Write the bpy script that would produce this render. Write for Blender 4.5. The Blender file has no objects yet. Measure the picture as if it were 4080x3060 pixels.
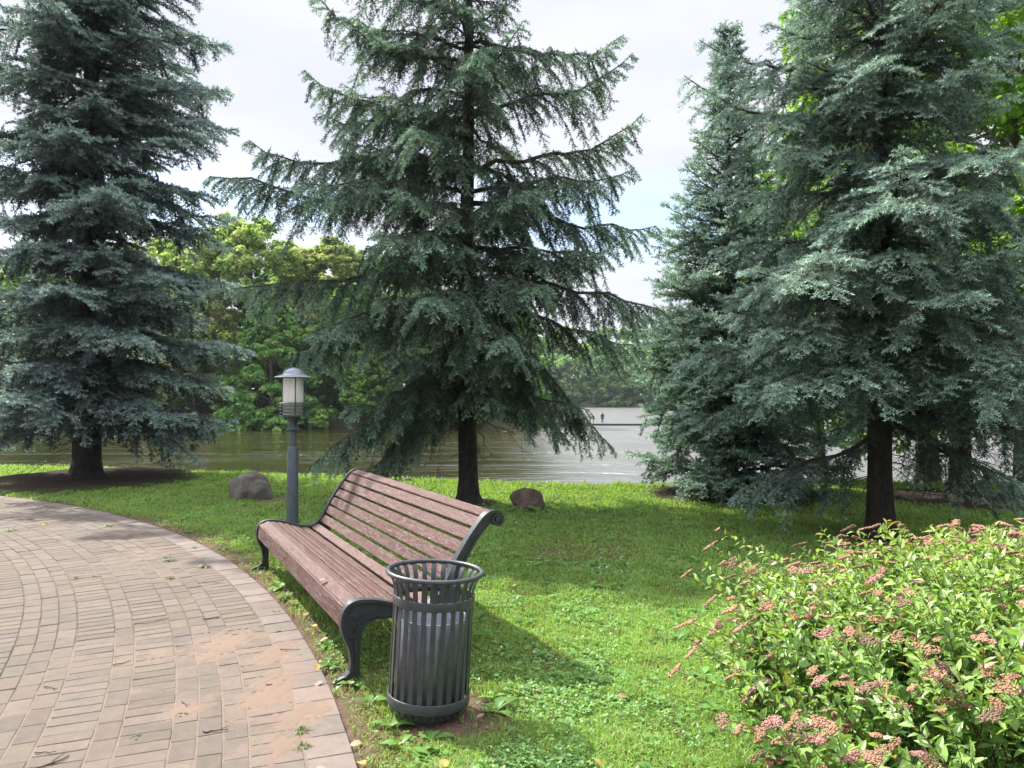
import bpy, bmesh, math, random
import numpy as np
from mathutils import Vector, Matrix, noise as mnoise
R = math.radians
random.seed(7)
rng = np.random.default_rng(7)
scene = bpy.context.scene
col = scene.collection

# ------------------------------------------------------------------ camera
cam = bpy.data.objects.new('camera', bpy.data.cameras.new('camera'))
col.objects.link(cam)
cam.data.sensor_width = 36
cam.data.lens = 36 * 2900 / 4080
cam.data.clip_end = 4000
cam.data.clip_start = 0.05
cam.location = (0, 0, 1.55)
cam.rotation_euler = (R(90 + 1.185), 0, 0)
scene.camera = cam

# ------------------------------------------------------------------ sun, sky
SUN_EL = R(46)
sh = Vector((-0.775, 0.632)).normalized()            # horizontal direction towards the sun
sun_dir = Vector((sh.x * math.cos(SUN_EL), sh.y * math.cos(SUN_EL), math.sin(SUN_EL)))
sl = bpy.data.lights.new('sun', 'SUN')
sl.energy = 4.4
sl.angle = R(0.53)
sl.color = (1.0, 0.95, 0.87)
sun = bpy.data.objects.new('sun', sl)
col.objects.link(sun)
sun.rotation_euler = sun_dir.to_track_quat('Z', 'Y').to_euler()

world = bpy.data.worlds.new('World')
scene.world = world
world.use_nodes = True
wn, wl = world.node_tree.nodes, world.node_tree.links
wn.clear()
out = wn.new('ShaderNodeOutputWorld')
bg = wn.new('ShaderNodeBackground')
bg.inputs['Strength'].default_value = 0.1
sky = wn.new('ShaderNodeTexSky')
sky.sky_type = 'NISHITA'
sky.sun_disc = False
sky.sun_elevation = SUN_EL
sky.sun_rotation = math.atan2(sh.x, sh.y) % (2 * math.pi)
tc = wn.new('ShaderNodeTexCoord')
sep = wn.new('ShaderNodeSeparateXYZ')
wl.new(tc.outputs['Generated'], sep.inputs[0])
mp = wn.new('ShaderNodeMapping')
mp.inputs['Scale'].default_value = (1.6, 1.6, 6.0)
wl.new(tc.outputs['Generated'], mp.inputs['Vector'])
nz = wn.new('ShaderNodeTexNoise')
nz.inputs['Scale'].default_value = 2.0
nz.inputs['Detail'].default_value = 6
nz.inputs['Roughness'].default_value = 0.55
wl.new(mp.outputs[0], nz.inputs['Vector'])
def wmath(op, a, b=None, c=None, clamp=False):
    m = wn.new('ShaderNodeMath'); m.operation = op; m.use_clamp = clamp
    for i, v in enumerate((a, b, c)):
        if v is None: continue
        if isinstance(v, (int, float)): m.inputs[i].default_value = v
        else: wl.new(v, m.inputs[i])
    return m.outputs[0]
# cloud cover: nearly closed overhead, a few thin blue openings low over the horizon
band = wmath('ABSOLUTE', wmath('SUBTRACT', sep.outputs['Z'], 0.235))
band = wmath('SUBTRACT', 1.0, wmath('DIVIDE', band, 0.075), clamp=True)
hole = wmath('MULTIPLY', band, wmath('MULTIPLY_ADD', nz.outputs['Fac'], -7.0, 4.45, clamp=True), clamp=True)
cover = wmath('SUBTRACT', 1.0, wmath('MULTIPLY', hole, 0.9), clamp=True)
ramp = wn.new('ShaderNodeValToRGB')
ramp.color_ramp.elements[0].position = 0.3; ramp.color_ramp.elements[0].color = (3.02, 3.14, 3.70, 1)
ramp.color_ramp.elements[1].position = 0.7; ramp.color_ramp.elements[1].color = (3.50, 3.56, 3.88, 1)
wl.new(nz.outputs['Fac'], ramp.inputs[0])
mx = wn.new('ShaderNodeMix'); mx.data_type = 'RGBA'
wl.new(cover, mx.inputs['Factor'])
dotn = wn.new('ShaderNodeVectorMath'); dotn.operation = 'DOT_PRODUCT'
wl.new(tc.outputs['Generated'], dotn.inputs[0]); dotn.inputs[1].default_value = tuple(sun_dir)
glow = wmath('POWER', wmath('MAXIMUM', dotn.outputs['Value'], 0.0), 5.0)
high = wmath('DIVIDE', wmath('SUBTRACT', sep.outputs['Z'], 0.50), 0.36, clamp=True)
lift = wmath('ADD', wmath('MULTIPLY_ADD', high, 2.6, 1.0), wmath('MULTIPLY', glow, wmath('MULTIPLY', high, 2.0)))
vm = wn.new('ShaderNodeVectorMath'); vm.operation = 'SCALE'
wl.new(ramp.outputs[0], vm.inputs[0]); wl.new(lift, vm.inputs['Scale'])
wl.new(sky.outputs[0], mx.inputs['A'])
wl.new(vm.outputs[0], mx.inputs['B'])
wl.new(mx.outputs['Result'], bg.inputs['Color'])
wl.new(bg.outputs[0], out.inputs['Surface'])

scene.view_settings.view_transform = 'Standard'
scene.view_settings.look = 'None'
scene.view_settings.exposure = 1.52
scene.view_settings.gamma = 1
scene.cycles.max_bounces = 8
scene.cycles.diffuse_bounces = 3
scene.cycles.glossy_bounces = 3
scene.cycles.transmission_bounces = 4
scene.cycles.transparent_max_bounces = 4

# ------------------------------------------------------------------ helpers
def tag(o, label=None, cat=None, group=None, kind=None):
    if label: o['label'] = label
    if cat: o['category'] = cat
    if group: o['group'] = group
    if kind: o['kind'] = kind
    return o

def empty(name, loc=(0, 0, 0), rot=(0, 0, 0)):
    o = bpy.data.objects.new(name, None)
    o.location = loc
    o.rotation_euler = rot
    o.empty_display_size = 0.1
    col.objects.link(o)
    return o

def npmesh(name, V, faces, mat, parent=None, smooth=False, colr=None, mats=None, midx=None):
    """faces: list of int arrays (n,k). colr: per-vertex rgb."""
    me = bpy.data.meshes.new(name)
    V = np.asarray(V, dtype=np.float32).reshape(-1, 3)
    me.vertices.add(len(V))
    me.vertices.foreach_set('co', V.ravel())
    faces = [np.asarray(f, dtype=np.int32) for f in faces if len(f)]
    loops = np.concatenate([f.ravel() for f in faces])
    tot = np.concatenate([np.full(len(f), f.shape[1], dtype=np.int32) for f in faces])
    start = np.concatenate([[0], np.cumsum(tot)[:-1]]).astype(np.int32)
    me.loops.add(len(loops))
    me.loops.foreach_set('vertex_index', loops)
    me.polygons.add(len(tot))
    me.polygons.foreach_set('loop_start', start)
    if midx is not None: me.polygons.foreach_set('material_index', np.asarray(midx, dtype=np.int32))
    me.polygons.foreach_set('use_smooth', np.full(len(tot), smooth))
    if colr is not None:
        ca = me.color_attributes.new('tint', 'FLOAT_COLOR', 'POINT')
        c4 = np.ones((len(V), 4), dtype=np.float32)
        c4[:, :3] = colr
        ca.data.foreach_set('color', c4.ravel())
    me.update(calc_edges=True)
    for m in (mats or [mat]): me.materials.append(m)
    o = bpy.data.objects.new(name, me)
    col.objects.link(o)
    if parent: o.parent = parent
    return o

def bmobj(name, bm, mat, parent=None, smooth=True, bevel=0, angle=40):
    me = bpy.data.meshes.new(name)
    bmesh.ops.recalc_face_normals(bm, faces=bm.faces)
    bm.to_mesh(me); bm.free()
    me.materials.append(mat)
    o = bpy.data.objects.new(name, me)
    col.objects.link(o)
    if parent: o.parent = parent
    if smooth:
        me.polygons.foreach_set('use_smooth', [True] * len(me.polygons))
        me.set_sharp_from_angle(angle=R(angle))
    if bevel:
        b = o.modifiers.new('bevel', 'BEVEL'); b.width = bevel; b.segments = 2; b.limit_method = 'ANGLE'; b.angle_limit = R(35)
    return o

class NB:
    """collects pieces of geometry as arrays"""
    def __init__(s): s.V = []; s.F = {}; s.C = []; s.n = 0
    def add(s, V, faces, c=None):
        V = np.asarray(V, float).reshape(-1, 3)
        for f in faces:
            f = np.asarray(f)
            s.F.setdefault(f.shape[1], []).append(f + s.n)
        s.V.append(V); s.n += len(V)
        if c is not None: s.C.append(np.broadcast_to(np.asarray(c, float), (len(V), 3)))
    def build(s, name, mat, parent=None, smooth=False):
        return npmesh(name, np.concatenate(s.V), [np.concatenate(f) for f in s.F.values()], mat, parent, smooth,
                      np.concatenate(s.C) if s.C else None)

def tube(nb, pts, rad, n=8, c=None, caps=True):
    pts = np.asarray(pts, float); k = len(pts)
    rad = np.broadcast_to(np.asarray(rad, float), (k,))
    t = np.gradient(pts, axis=0); t /= np.linalg.norm(t, axis=1)[:, None] + 1e-9
    ref = np.array([0, 0, 1.0]) if abs(t[0, 2]) < 0.9 else np.array([1.0, 0, 0])
    a = np.cross(t, ref); a /= np.linalg.norm(a, axis=1)[:, None] + 1e-9
    b = np.cross(t, a)
    th = np.arange(n) * 2 * np.pi / n
    V = pts[:, None] + rad[:, None, None] * (np.cos(th)[None, :, None] * a[:, None] + np.sin(th)[None, :, None] * b[:, None])
    i = np.arange(k - 1)[:, None] * n; j = np.arange(n)[None]; j2 = (j + 1) % n
    q = np.stack([i + j, i + j2, i + n + j2, i + n + j], -1).reshape(-1, 4)
    fs = [q]
    if caps: fs += [np.arange(n)[None, ::-1], (np.arange(n) + (k - 1) * n)[None]]
    nb.add(V, fs, c)

def multitubes(starts_pts, rads, n=3):
    """many tubes with the same number of points: (m,k,3), (m,k) -> V, quads"""
    P = starts_pts; m, k, _ = P.shape
    t = np.gradient(P, axis=1); t /= np.linalg.norm(t, axis=2)[..., None] + 1e-9
    ref = np.zeros_like(t); ref[..., 2] = 1
    ref[np.abs(t[..., 2]) > 0.92] = (1, 0, 0)
    a = np.cross(t, ref); a /= np.linalg.norm(a, axis=2)[..., None] + 1e-9
    b = np.cross(t, a)
    th = np.arange(n) * 2 * np.pi / n
    V = P[:, :, None] + rads[..., None, None] * (np.cos(th)[:, None] * a[:, :, None] + np.sin(th)[:, None] * b[:, :, None])
    base = (np.arange(m)[:, None, None] * k + np.arange(k - 1)[None, :, None]) * n
    j = np.arange(n)[None, None]; j2 = (j + 1) % n
    q = np.stack([base + j, base + j2, base + n + j2, base + n + j], -1).reshape(-1, 4)
    return V.reshape(-1, 3), q

def lathe(nb, prof, n=32, c=None, closed=False):
    prof = np.asarray(prof, float); k = len(prof)
    th = np.arange(n) * 2 * np.pi / n
    V = np.stack([prof[:, None, 0] * np.cos(th), prof[:, None, 0] * np.sin(th), np.repeat(prof[:, 1:2], n, 1)], -1)
    kk = k if closed else k - 1
    i = np.arange(kk)[:, None] * n; i2 = ((np.arange(kk) + 1) % k)[:, None] * n
    j = np.arange(n)[None]; j2 = (j + 1) % n
    q = np.stack([i + j, i + j2, i2 + j2, i2 + j], -1).reshape(-1, 4)
    nb.add(V, [q], c)

def fbm(x, y, s=1.0, seed=0.0, o=3):
    """cheap smooth pseudo noise for arrays, about -1..1"""
    r = 0; a = 1; tot = 0
    for k in range(o):
        f = s * 2 ** k; q = seed * 1.7 + k * 3.1
        r = r + a * (np.sin(x * f * 1.3 + y * f * 0.7 + q) * np.cos(y * f * 1.1 - x * f * 0.6 + q * 2.3)
                     + 0.5 * np.sin(x * f * 2.9 - y * f * 1.9 + q * 0.7) * np.sin(y * f * 2.3 + x * f * 1.7 + q))
        tot += a * 1.3; a *= 0.55
    return r / tot

# ------------------------------------------------------------------ materials
def newmat(name):
    m = bpy.data.materials.new(name); m.use_nodes = True
    nt = m.node_tree; p = nt.nodes['Principled BSDF']
    return m, nt, p
class NT:
    def __init__(s, nt): s.nt = nt; s.N = nt.nodes; s.L = nt.links
    def node(s, t, **kw):
        n = s.N.new(t)
        for k, v in kw.items(): setattr(n, k, v)
        return n
    def set(s, sock, v):
        if hasattr(v, 'is_linked') or isinstance(v, bpy.types.NodeSocket): s.L.new(v, sock)
        else: sock.default_value = v
    def coord(s, which='Object'): return s.node('ShaderNodeTexCoord').outputs[which]
    def mapping(s, vec, scale=(1, 1, 1), rot=(0, 0, 0), loc=(0, 0, 0)):
        m = s.node('ShaderNodeMapping'); s.L.new(vec, m.inputs[0])
        m.inputs['Scale'].default_value = scale; m.inputs['Rotation'].default_value = rot; m.inputs['Location'].default_value = loc
        return m.outputs[0]
    def noise(s, vec, scale, detail=4, rough=0.55, dist=0):
        n = s.node('ShaderNodeTexNoise'); s.L.new(vec, n.inputs['Vector'])
        n.inputs['Scale'].default_value = scale; n.inputs['Detail'].default_value = detail
        n.inputs['Roughness'].default_value = rough; n.inputs['Distortion'].default_value = dist
        return n.outputs['Fac']
    def vor(s, vec, scale, feat='F1', out='Distance'):
        n = s.node('ShaderNodeTexVoronoi', feature=feat); s.L.new(vec, n.inputs['Vector'])
        n.inputs['Scale'].default_value = scale
        return n.outputs[out]
    def ramp(s, fac, *stops):
        r = s.node('ShaderNodeValToRGB'); s.L.new(fac, r.inputs[0])
        e = r.color_ramp.elements
        while len(e) < len(stops): e.new(0.5)
        for el, (p, c) in zip(e, stops):
            el.position = p
            el.color = (c, c, c, 1) if isinstance(c, (int, float)) else (*c, 1)
        return r.outputs[0]
    def mix(s, fac, a, b, mode='MIX'):
        n = s.node('ShaderNodeMix', data_type='RGBA', blend_type=mode)
        for k, v in (('Factor', fac), ('A', a), ('B', b)):
            sock = n.inputs[k] if k == 'Factor' else [i for i in n.inputs if i.name == k and i.type == 'RGBA'][0]
            if k == 'Factor': sock = [i for i in n.inputs if i.name == 'Factor' and i.type == 'VALUE'][0]
            if isinstance(v, tuple): v = (*v, 1) if len(v) == 3 else v
            s.set(sock, v)
        return [o for o in n.outputs if o.type == 'RGBA'][0]
    def math(s, op, a, b=0.0, clamp=False):
        n = s.node('ShaderNodeMath', operation=op, use_clamp=clamp)
        s.set(n.inputs[0], a); s.set(n.inputs[1], b)
        return n.outputs[0]
    def bump(s, h, strength=0.5, dist=0.01, normal=None):
        b = s.node('ShaderNodeBump'); s.L.new(h, b.inputs['Height'])
        b.inputs['Strength'].default_value = strength; b.inputs['Distance'].default_value = dist
        if normal: s.L.new(normal, b.inputs['Normal'])
        return b.outputs[0]
    def attr(s, name='tint'):
        return s.node('ShaderNodeAttribute', attribute_name=name).outputs['Color']

def leafmat(name, base, trans=0.35, rough=0.5, spec=0.3, tcol=None):
    """foliage: tint attribute x base; part of the light passes through"""
    m, nt, p = newmat(name); t = NT(nt)
    c = t.mix(1.0, t.attr(), base, 'MULTIPLY')
    t.L.new(c, p.inputs['Base Color'])
    p.inputs['Roughness'].default_value = rough
    p.inputs['Specular IOR Level'].default_value = spec
    tr = t.node('ShaderNodeBsdfTranslucent')
    c2 = t.mix(1.0, c, tcol or (1.25, 1.3, 0.55), 'MULTIPLY')
    t.L.new(c2, tr.inputs['Color'])
    ms = t.node('ShaderNodeMixShader'); ms.inputs[0].default_value = trans
    t.L.new(p.outputs[0], ms.inputs[1]); t.L.new(tr.outputs[0], ms.inputs[2])
    t.L.new(ms.outputs[0], t.N['Material Output'].inputs['Surface'])
    return m

M_needle = leafmat('spruce_needles', (1, 1, 1), 0.28, 0.55, 0.35, (0.95, 1.05, 0.85))
M_grass = leafmat('grass_blades', (1, 1, 1), 0.46, 0.45, 0.35, (1.12, 1.22, 0.62))
M_leaf = leafmat('broad_leaves', (1, 1, 1), 0.38, 0.45, 0.35)
M_farleaf = leafmat('far_leaves', (1, 1, 1), 0.45, 0.6, 0.15, (1.08, 1.12, 0.8))
M_bushleaf = leafmat('shrub_leaves', (1, 1, 1), 0.36, 0.38, 0.45)
M_dry = leafmat('dry_leaf', (1, 1, 1), 0.2, 0.6, 0.2, (1.1, 0.9, 0.7))

def bark_mat(name, c1, c2, scale=14):
    m, nt, p = newmat(name); t = NT(nt)
    v = t.mapping(t.coord(), (1, 1, 0.35))
    n = t.noise(v, scale, 8, 0.65, 0.4)
    w = t.vor(t.mapping(t.coord(), (1, 1, 0.3)), scale * 2.2, 'DISTANCE_TO_EDGE')
    t.L.new(t.ramp(n, (0.3, c1), (0.7, c2)), p.inputs['Base Color'])
    p.inputs['Roughness'].default_value = 0.9
    h = t.math('ADD', n, t.math('MULTIPLY', w, 1.5))
    t.L.new(t.bump(h, 0.9, 0.03), p.inputs['Normal'])
    return m
M_bark = bark_mat('spruce_bark', (0.012, 0.009, 0.007), (0.040, 0.031, 0.025))
M_twig = bark_mat('spruce_twigs', (0.03, 0.02, 0.014), (0.07, 0.045, 0.03))
M_bark2 = bark_mat('grey_bark', (0.07, 0.055, 0.04), (0.17, 0.14, 0.10), 9)

def ground_mat():
    m, nt, p = newmat('ground_soil'); t = NT(nt)
    v = t.coord('Object')
    n = t.noise(v, 9, 8, 0.7); n2 = t.noise(v, 60, 5, 0.7); n3 = t.noise(v, 240, 3, 0.7)
    c = t.mix(1.0, t.attr(), t.ramp(n2, (0.25, 0.55), (0.75, 1.5)), 'MULTIPLY')
    c = t.mix(1.0, c, t.ramp(n, (0.3, 0.75), (0.7, 1.25)), 'MULTIPLY')
    t.L.new(c, p.inputs['Base Color'])
    p.inputs['Roughness'].default_value = 0.95
    p.inputs['Specular IOR Level'].default_value = 0.1
    t.L.new(t.bump(t.math('ADD', n2, n3), 0.8, 0.02), p.inputs['Normal'])
    return m
M_ground = ground_mat()

def water_mat():
    m, nt, p = newmat('water'); t = NT(nt)
    v = t.coord('Object')
    p.inputs['Base Color'].default_value = (0.050, 0.048, 0.012, 1)
    p.inputs['Roughness'].default_value = 0.07
    p.inputs['IOR'].default_value = 2.3
    a = t.noise(t.mapping(v, (0.45, 1.3, 1), (0, 0, R(8))), 1.6, 3, 0.5, 0.6)
    b = t.noise(t.mapping(v, (0.7, 1.5, 1), (0, 0, R(-12))), 5.0, 3, 0.55, 0.3)
    c = t.noise(t.mapping(v, (0.9, 1.3, 1)), 17, 2, 0.5)
    a0 = t.noise(t.mapping(v, (0.30, 1.0, 1), (0, 0, R(5))), 0.55, 3, 0.55, 0.8)
    wind = t.ramp(t.noise(t.mapping(v, (0.35, 1.2, 1), (0, 0, R(6))), 0.22, 4, 0.6, 0.8), (0.40, 0.35), (0.62, 1.0))
    h = t.math('ADD', t.math('MULTIPLY', a, 1.0), t.math('MULTIPLY', b, 0.38))
    h = t.math('ADD', h, t.math('MULTIPLY', a0, 1.3))
    h = t.math('ADD', h, t.math('MULTIPLY', c, 0.12))
    sx_ = t.node('ShaderNodeSeparateXYZ'); t.L.new(v, sx_.inputs[0])
    openw = t.ramp(t.math('ADD', t.math('MULTIPLY', sx_.outputs['X'], 0.05), 0.5), (0.47, 0.62), (0.66, 2.4))
    h = t.math('MULTIPLY', t.math('MULTIPLY', h, wind), openw)
    t.L.new(t.bump(h, 1.0, 0.12), p.inputs['Normal'])
    # sun glints on the ripples painted into the colour as streaky white flecks
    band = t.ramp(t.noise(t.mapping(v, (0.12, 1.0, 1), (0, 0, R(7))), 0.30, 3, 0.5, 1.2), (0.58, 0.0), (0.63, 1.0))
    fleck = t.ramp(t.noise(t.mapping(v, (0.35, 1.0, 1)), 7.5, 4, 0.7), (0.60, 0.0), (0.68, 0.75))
    glint = t.math('MULTIPLY', band, fleck)
    t.L.new(t.mix(glint, (0.026, 0.025, 0.006), (0.45, 0.46, 0.45)), p.inputs['Base Color'])
    rip = t.ramp(t.math('ADD', t.math('MULTIPLY', sx_.outputs['X'], 0.05), 0.5), (0.47, 0.06), (0.68, 0.36))
    t.L.new(t.math('ADD', t.math('MULTIPLY', glint, 0.4), rip), p.inputs['Roughness'])
    return m
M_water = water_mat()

def paver_mat():
    m, nt, p = newmat('paving_bricks'); t = NT(nt)
    v = t.coord('Object')
    fine = t.noise(v, 220, 4, 0.8); mid = t.noise(v, 14, 6, 0.65)
    speck = t.vor(v, 130)
    c = t.mix(1.0, t.attr(), t.ramp(fine, (0.3, 0.72), (0.7, 1.28)), 'MULTIPLY')
    c = t.mix(1.0, c, t.ramp(mid, (0.3, 0.86), (0.7, 1.12)), 'MULTIPLY')
    c = t.mix(t.ramp(speck, (0.06, 0.5), (0.12, 0.0)), c, (0.36, 0.31, 0.27))
    # spilled sand: irregular patches at their own places on the bricks
    sandmask = None
    for (sx, sy, r) in [(-1.80, 4.62, 0.42), (-1.45, 4.40, 0.34), (-1.32, 4.05, 0.34), (-1.22, 3.78, 0.40), (-1.05, 3.66, 0.30), (-1.05, 3.30, 0.26), (-1.62, 3.68, 0.22), (-2.2, 4.4, 0.24), (-3.7, 7.5, 0.6), (-3.0, 6.35, 0.3), (-4.9, 6.0, 0.4)]:
        d = t.node('ShaderNodeVectorMath', operation='DISTANCE')
        t.L.new(v, d.inputs[0]); d.inputs[1].default_value = (sx, sy, 0)
        k = t.math('SUBTRACT', 1.0, t.math('DIVIDE', d.outputs['Value'], r), True)
        if sy < 5: k = t.math('MULTIPLY', k, 2.2, True)
        sandmask = k if sandmask is None else t.math('MAXIMUM', sandmask, k)
    sn = t.noise(t.mapping(v, (1, 1, 1)), 5.5, 8, 0.72, 0.5)
    sm = t.math('MULTIPLY', sandmask, 0.95)
    sm = t.math('ADD', sm, t.math('MULTIPLY', t.math('SUBTRACT', sn, 0.5), 3.6))
    sm = t.ramp(sm, (0.55, 0.0), (1.2, 0.45))
    gate = t.ramp(sandmask, (0.0, 0.0), (0.12, 1.0))
    sm = t.math('MULTIPLY', sm, gate)
    sand = t.ramp(t.noise(v, 300, 3, 0.8), (0.3, (0.115, 0.082, 0.062)), (0.7, (0.205, 0.148, 0.112)))
    c = t.mix(sm, c, sand)
    t.L.new(c, p.inputs['Base Color'])
    p.inputs['Roughness'].default_value = 0.9
    p.inputs['Specular IOR Level'].default_value = 0.25
    h = t.math('ADD', fine, t.math('MULTIPLY', mid, 0.5))
    t.L.new(t.bump(h, 0.55, 0.004), p.inputs['Normal'])
    return m
M_paver = paver_mat()

def iron_mat(name, c, rough=0.38, bump=0.25, metal=0.0):
    m, nt, p = newmat(name); t = NT(nt)
    v = t.coord('Object')
    n = t.noise(v, 22, 5, 0.6); n2 = t.noise(v, 120, 4, 0.6)
    t.L.new(t.ramp(n, (0.3, tuple(x * 0.8 for x in c)), (0.75, tuple(min(1, x * 1.3 + 0.004) for x in c))), p.inputs['Base Color'])
    t.L.new(t.ramp(n2, (0.3, rough - 0.08), (0.7, rough + 0.14)), p.inputs['Roughness'])
    p.inputs['Metallic'].default_value = metal
    ch = t.math('MULTIPLY', t.ramp(t.noise(v, 75, 5, 0.75), (0.63, 0.0), (0.66, 1.0)), t.ramp(t.noise(v, 6, 3, 0.6), (0.45, 0.0), (0.6, 1.0)))
    dust = t.math('MULTIPLY', t.ramp(t.noise(v, 11, 6, 0.7), (0.45, 0.0), (0.75, 0.12)), 1.0)
    base_ = t.ramp(n, (0.3, tuple(x * 0.8 for x in c)), (0.75, tuple(min(1, x * 1.3 + 0.004) for x in c)))
    base_ = t.mix(dust, base_, (0.13, 0.115, 0.095))
    t.L.new(t.mix(ch, base_, (0.14, 0.085, 0.05)), p.inputs['Base Color'])
    t.L.new(t.bump(t.math('ADD', n, t.math('MULTIPLY', n2, 0.4)), bump, 0.006), p.inputs['Normal'])
    return m
M_iron = iron_mat('black_cast_iron', (0.020, 0.023, 0.027), 0.40)
M_bin = iron_mat('grey_painted_steel', (0.037, 0.041, 0.045), 0.38, 0.3)
M_liner = iron_mat('galvanised_liner', (0.22, 0.235, 0.26), 0.42, 0.05, 0.6)
M_lamp = iron_mat('lamp_grey_paint', (0.055, 0.068, 0.080), 0.38, 0.06)
M_lamphat = iron_mat('lamp_hat_paint', (0.16, 0.18, 0.21), 0.30, 0.04)

def glass_mat():
    m, nt, p = newmat('opal_lamp_glass'); t = NT(nt)
    v = t.coord('Object')
    n = t.noise(t.mapping(v, (1, 1, 0.3)), 14, 5, 0.6)
    t.L.new(t.ramp(n, (0.3, (0.55, 0.52, 0.45)), (0.7, (0.72, 0.70, 0.64))), p.inputs['Base Color'])
    p.inputs['Roughness'].default_value = 0.25
    p.inputs['Subsurface Weight'].default_value = 0.2
    p.inputs['Subsurface Radius'].default_value = (0.05, 0.05, 0.05)
    return m
M_glass = glass_mat()

def wood_mat():
    m, nt, p = newmat('peeling_brown_paint'); t = NT(nt)
    v = t.coord('Object')
    grain = t.noise(t.mapping(v, (1.2, 22, 22)), 5, 6, 0.65, 0.5)
    big = t.noise(t.mapping(v, (0.7, 4, 4)), 3.0, 5, 0.6)
    crack = t.vor(t.mapping(v, (7, 26, 26)), 2.6, 'DISTANCE_TO_EDGE')
    fl = t.noise(t.mapping(v, (4, 14, 14)), 3.4, 6, 0.7, 0.8)
    paint = t.ramp(big, (0.3, (0.062, 0.022, 0.018)), (0.7, (0.102, 0.042, 0.034)))
    paint = t.mix(1.0, paint, t.ramp(grain, (0.3, 0.75), (0.7, 1.2)), 'MULTIPLY')
    bare = t.ramp(grain, (0.35, (0.070, 0.046, 0.038)), (0.65, (0.155, 0.112, 0.094)))
    c = t.mix(t.ramp(fl, (0.54, 0.0), (0.57, 0.9)), paint, bare)
    ck = t.math('MULTIPLY', t.ramp(crack, (0.0, 1.0), (0.035, 0.0)), t.ramp(big, (0.42, 0.0), (0.55, 1.0)))
    c = t.mix(ck, c, (0.045, 0.028, 0.024))
    p.inputs['Specular IOR Level'].default_value = 0.35
    t.L.new(c, p.inputs['Base Color'])
    t.L.new(t.ramp(fl, (0.5, 0.42), (0.62, 0.68)), p.inputs['Roughness'])
    h = t.math('SUBTRACT', t.math('MULTIPLY', grain, 0.7), t.math('MULTIPLY', ck, 0.8))
    h = t.math('ADD', h, t.ramp(fl, (0.5, 0.6), (0.62, 0.0)))
    t.L.new(t.bump(h, 0.8, 0.005), p.inputs['Normal'])
    return m
M_wood = wood_mat()

def rock_mat(name, c1, c2, moss=0.25):
    m, nt, p = newmat(name); t = NT(nt)
    v = t.coord('Object')
    n = t.noise(v, 5, 8, 0.7, 0.4); n2 = t.noise(v, 40, 5, 0.7)
    c = t.ramp(n, (0.3, c1), (0.7, c2))
    c = t.mix(1.0, c, t.ramp(n2, (0.3, 0.7), (0.7, 1.3)), 'MULTIPLY')
    mk = t.math('MULTIPLY', t.ramp(t.noise(v, 3.2, 5, 0.6), (0.5, 0.0), (0.62, 1.0)), moss * 3, True)
    c = t.mix(mk, c, (0.05, 0.06, 0.018))
    t.L.new(c, p.inputs['Base Color'])
    p.inputs['Roughness'].default_value = 0.9
    t.L.new(t.bump(t.math('ADD', n, t.math('MULTIPLY', n2, 0.35)), 0.9, 0.05), p.inputs['Normal'])
    return m
M_rock = rock_mat('grey_boulder', (0.065, 0.055, 0.045), (0.175, 0.155, 0.13), 0.06)
M_rock2 = rock_mat('brown_mossy_boulder', (0.075, 0.05, 0.035), (0.19, 0.135, 0.10), 0.3)
def flat(name, c, rough=0.7):
    m, nt, p = newmat(name); t = NT(nt)
    n = t.noise(t.coord(), 9, 4, 0.6)
    t.L.new(t.ramp(n, (0.3, tuple(x * 0.85 for x in c)), (0.7, tuple(min(1, x * 1.15) for x in c))), p.inputs['Base Color'])
    p.inputs['Roughness'].default_value = rough
    return m
M_stem = flat('shrub_stems', (0.09, 0.045, 0.028))
def flower_mat():
    m, nt, p = newmat('faded_pink_flowers'); t = NT(nt)
    n = t.noise(t.coord(), 260, 3, 0.7)
    c = t.mix(1.0, t.attr(), t.ramp(n, (0.3, 0.6), (0.7, 1.35)), 'MULTIPLY')
    t.L.new(c, p.inputs['Base Color']); p.inputs['Roughness'].default_value = 0.85
    t.L.new(t.bump(n, 0.8, 0.003), p.inputs['Normal'])
    return m
M_flower = flower_mat()
M_stick = flat('dry_twig', (0.05, 0.035, 0.025))
M_conc = flat('weathered_concrete', (0.16, 0.15, 0.13), 0.85)

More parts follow.
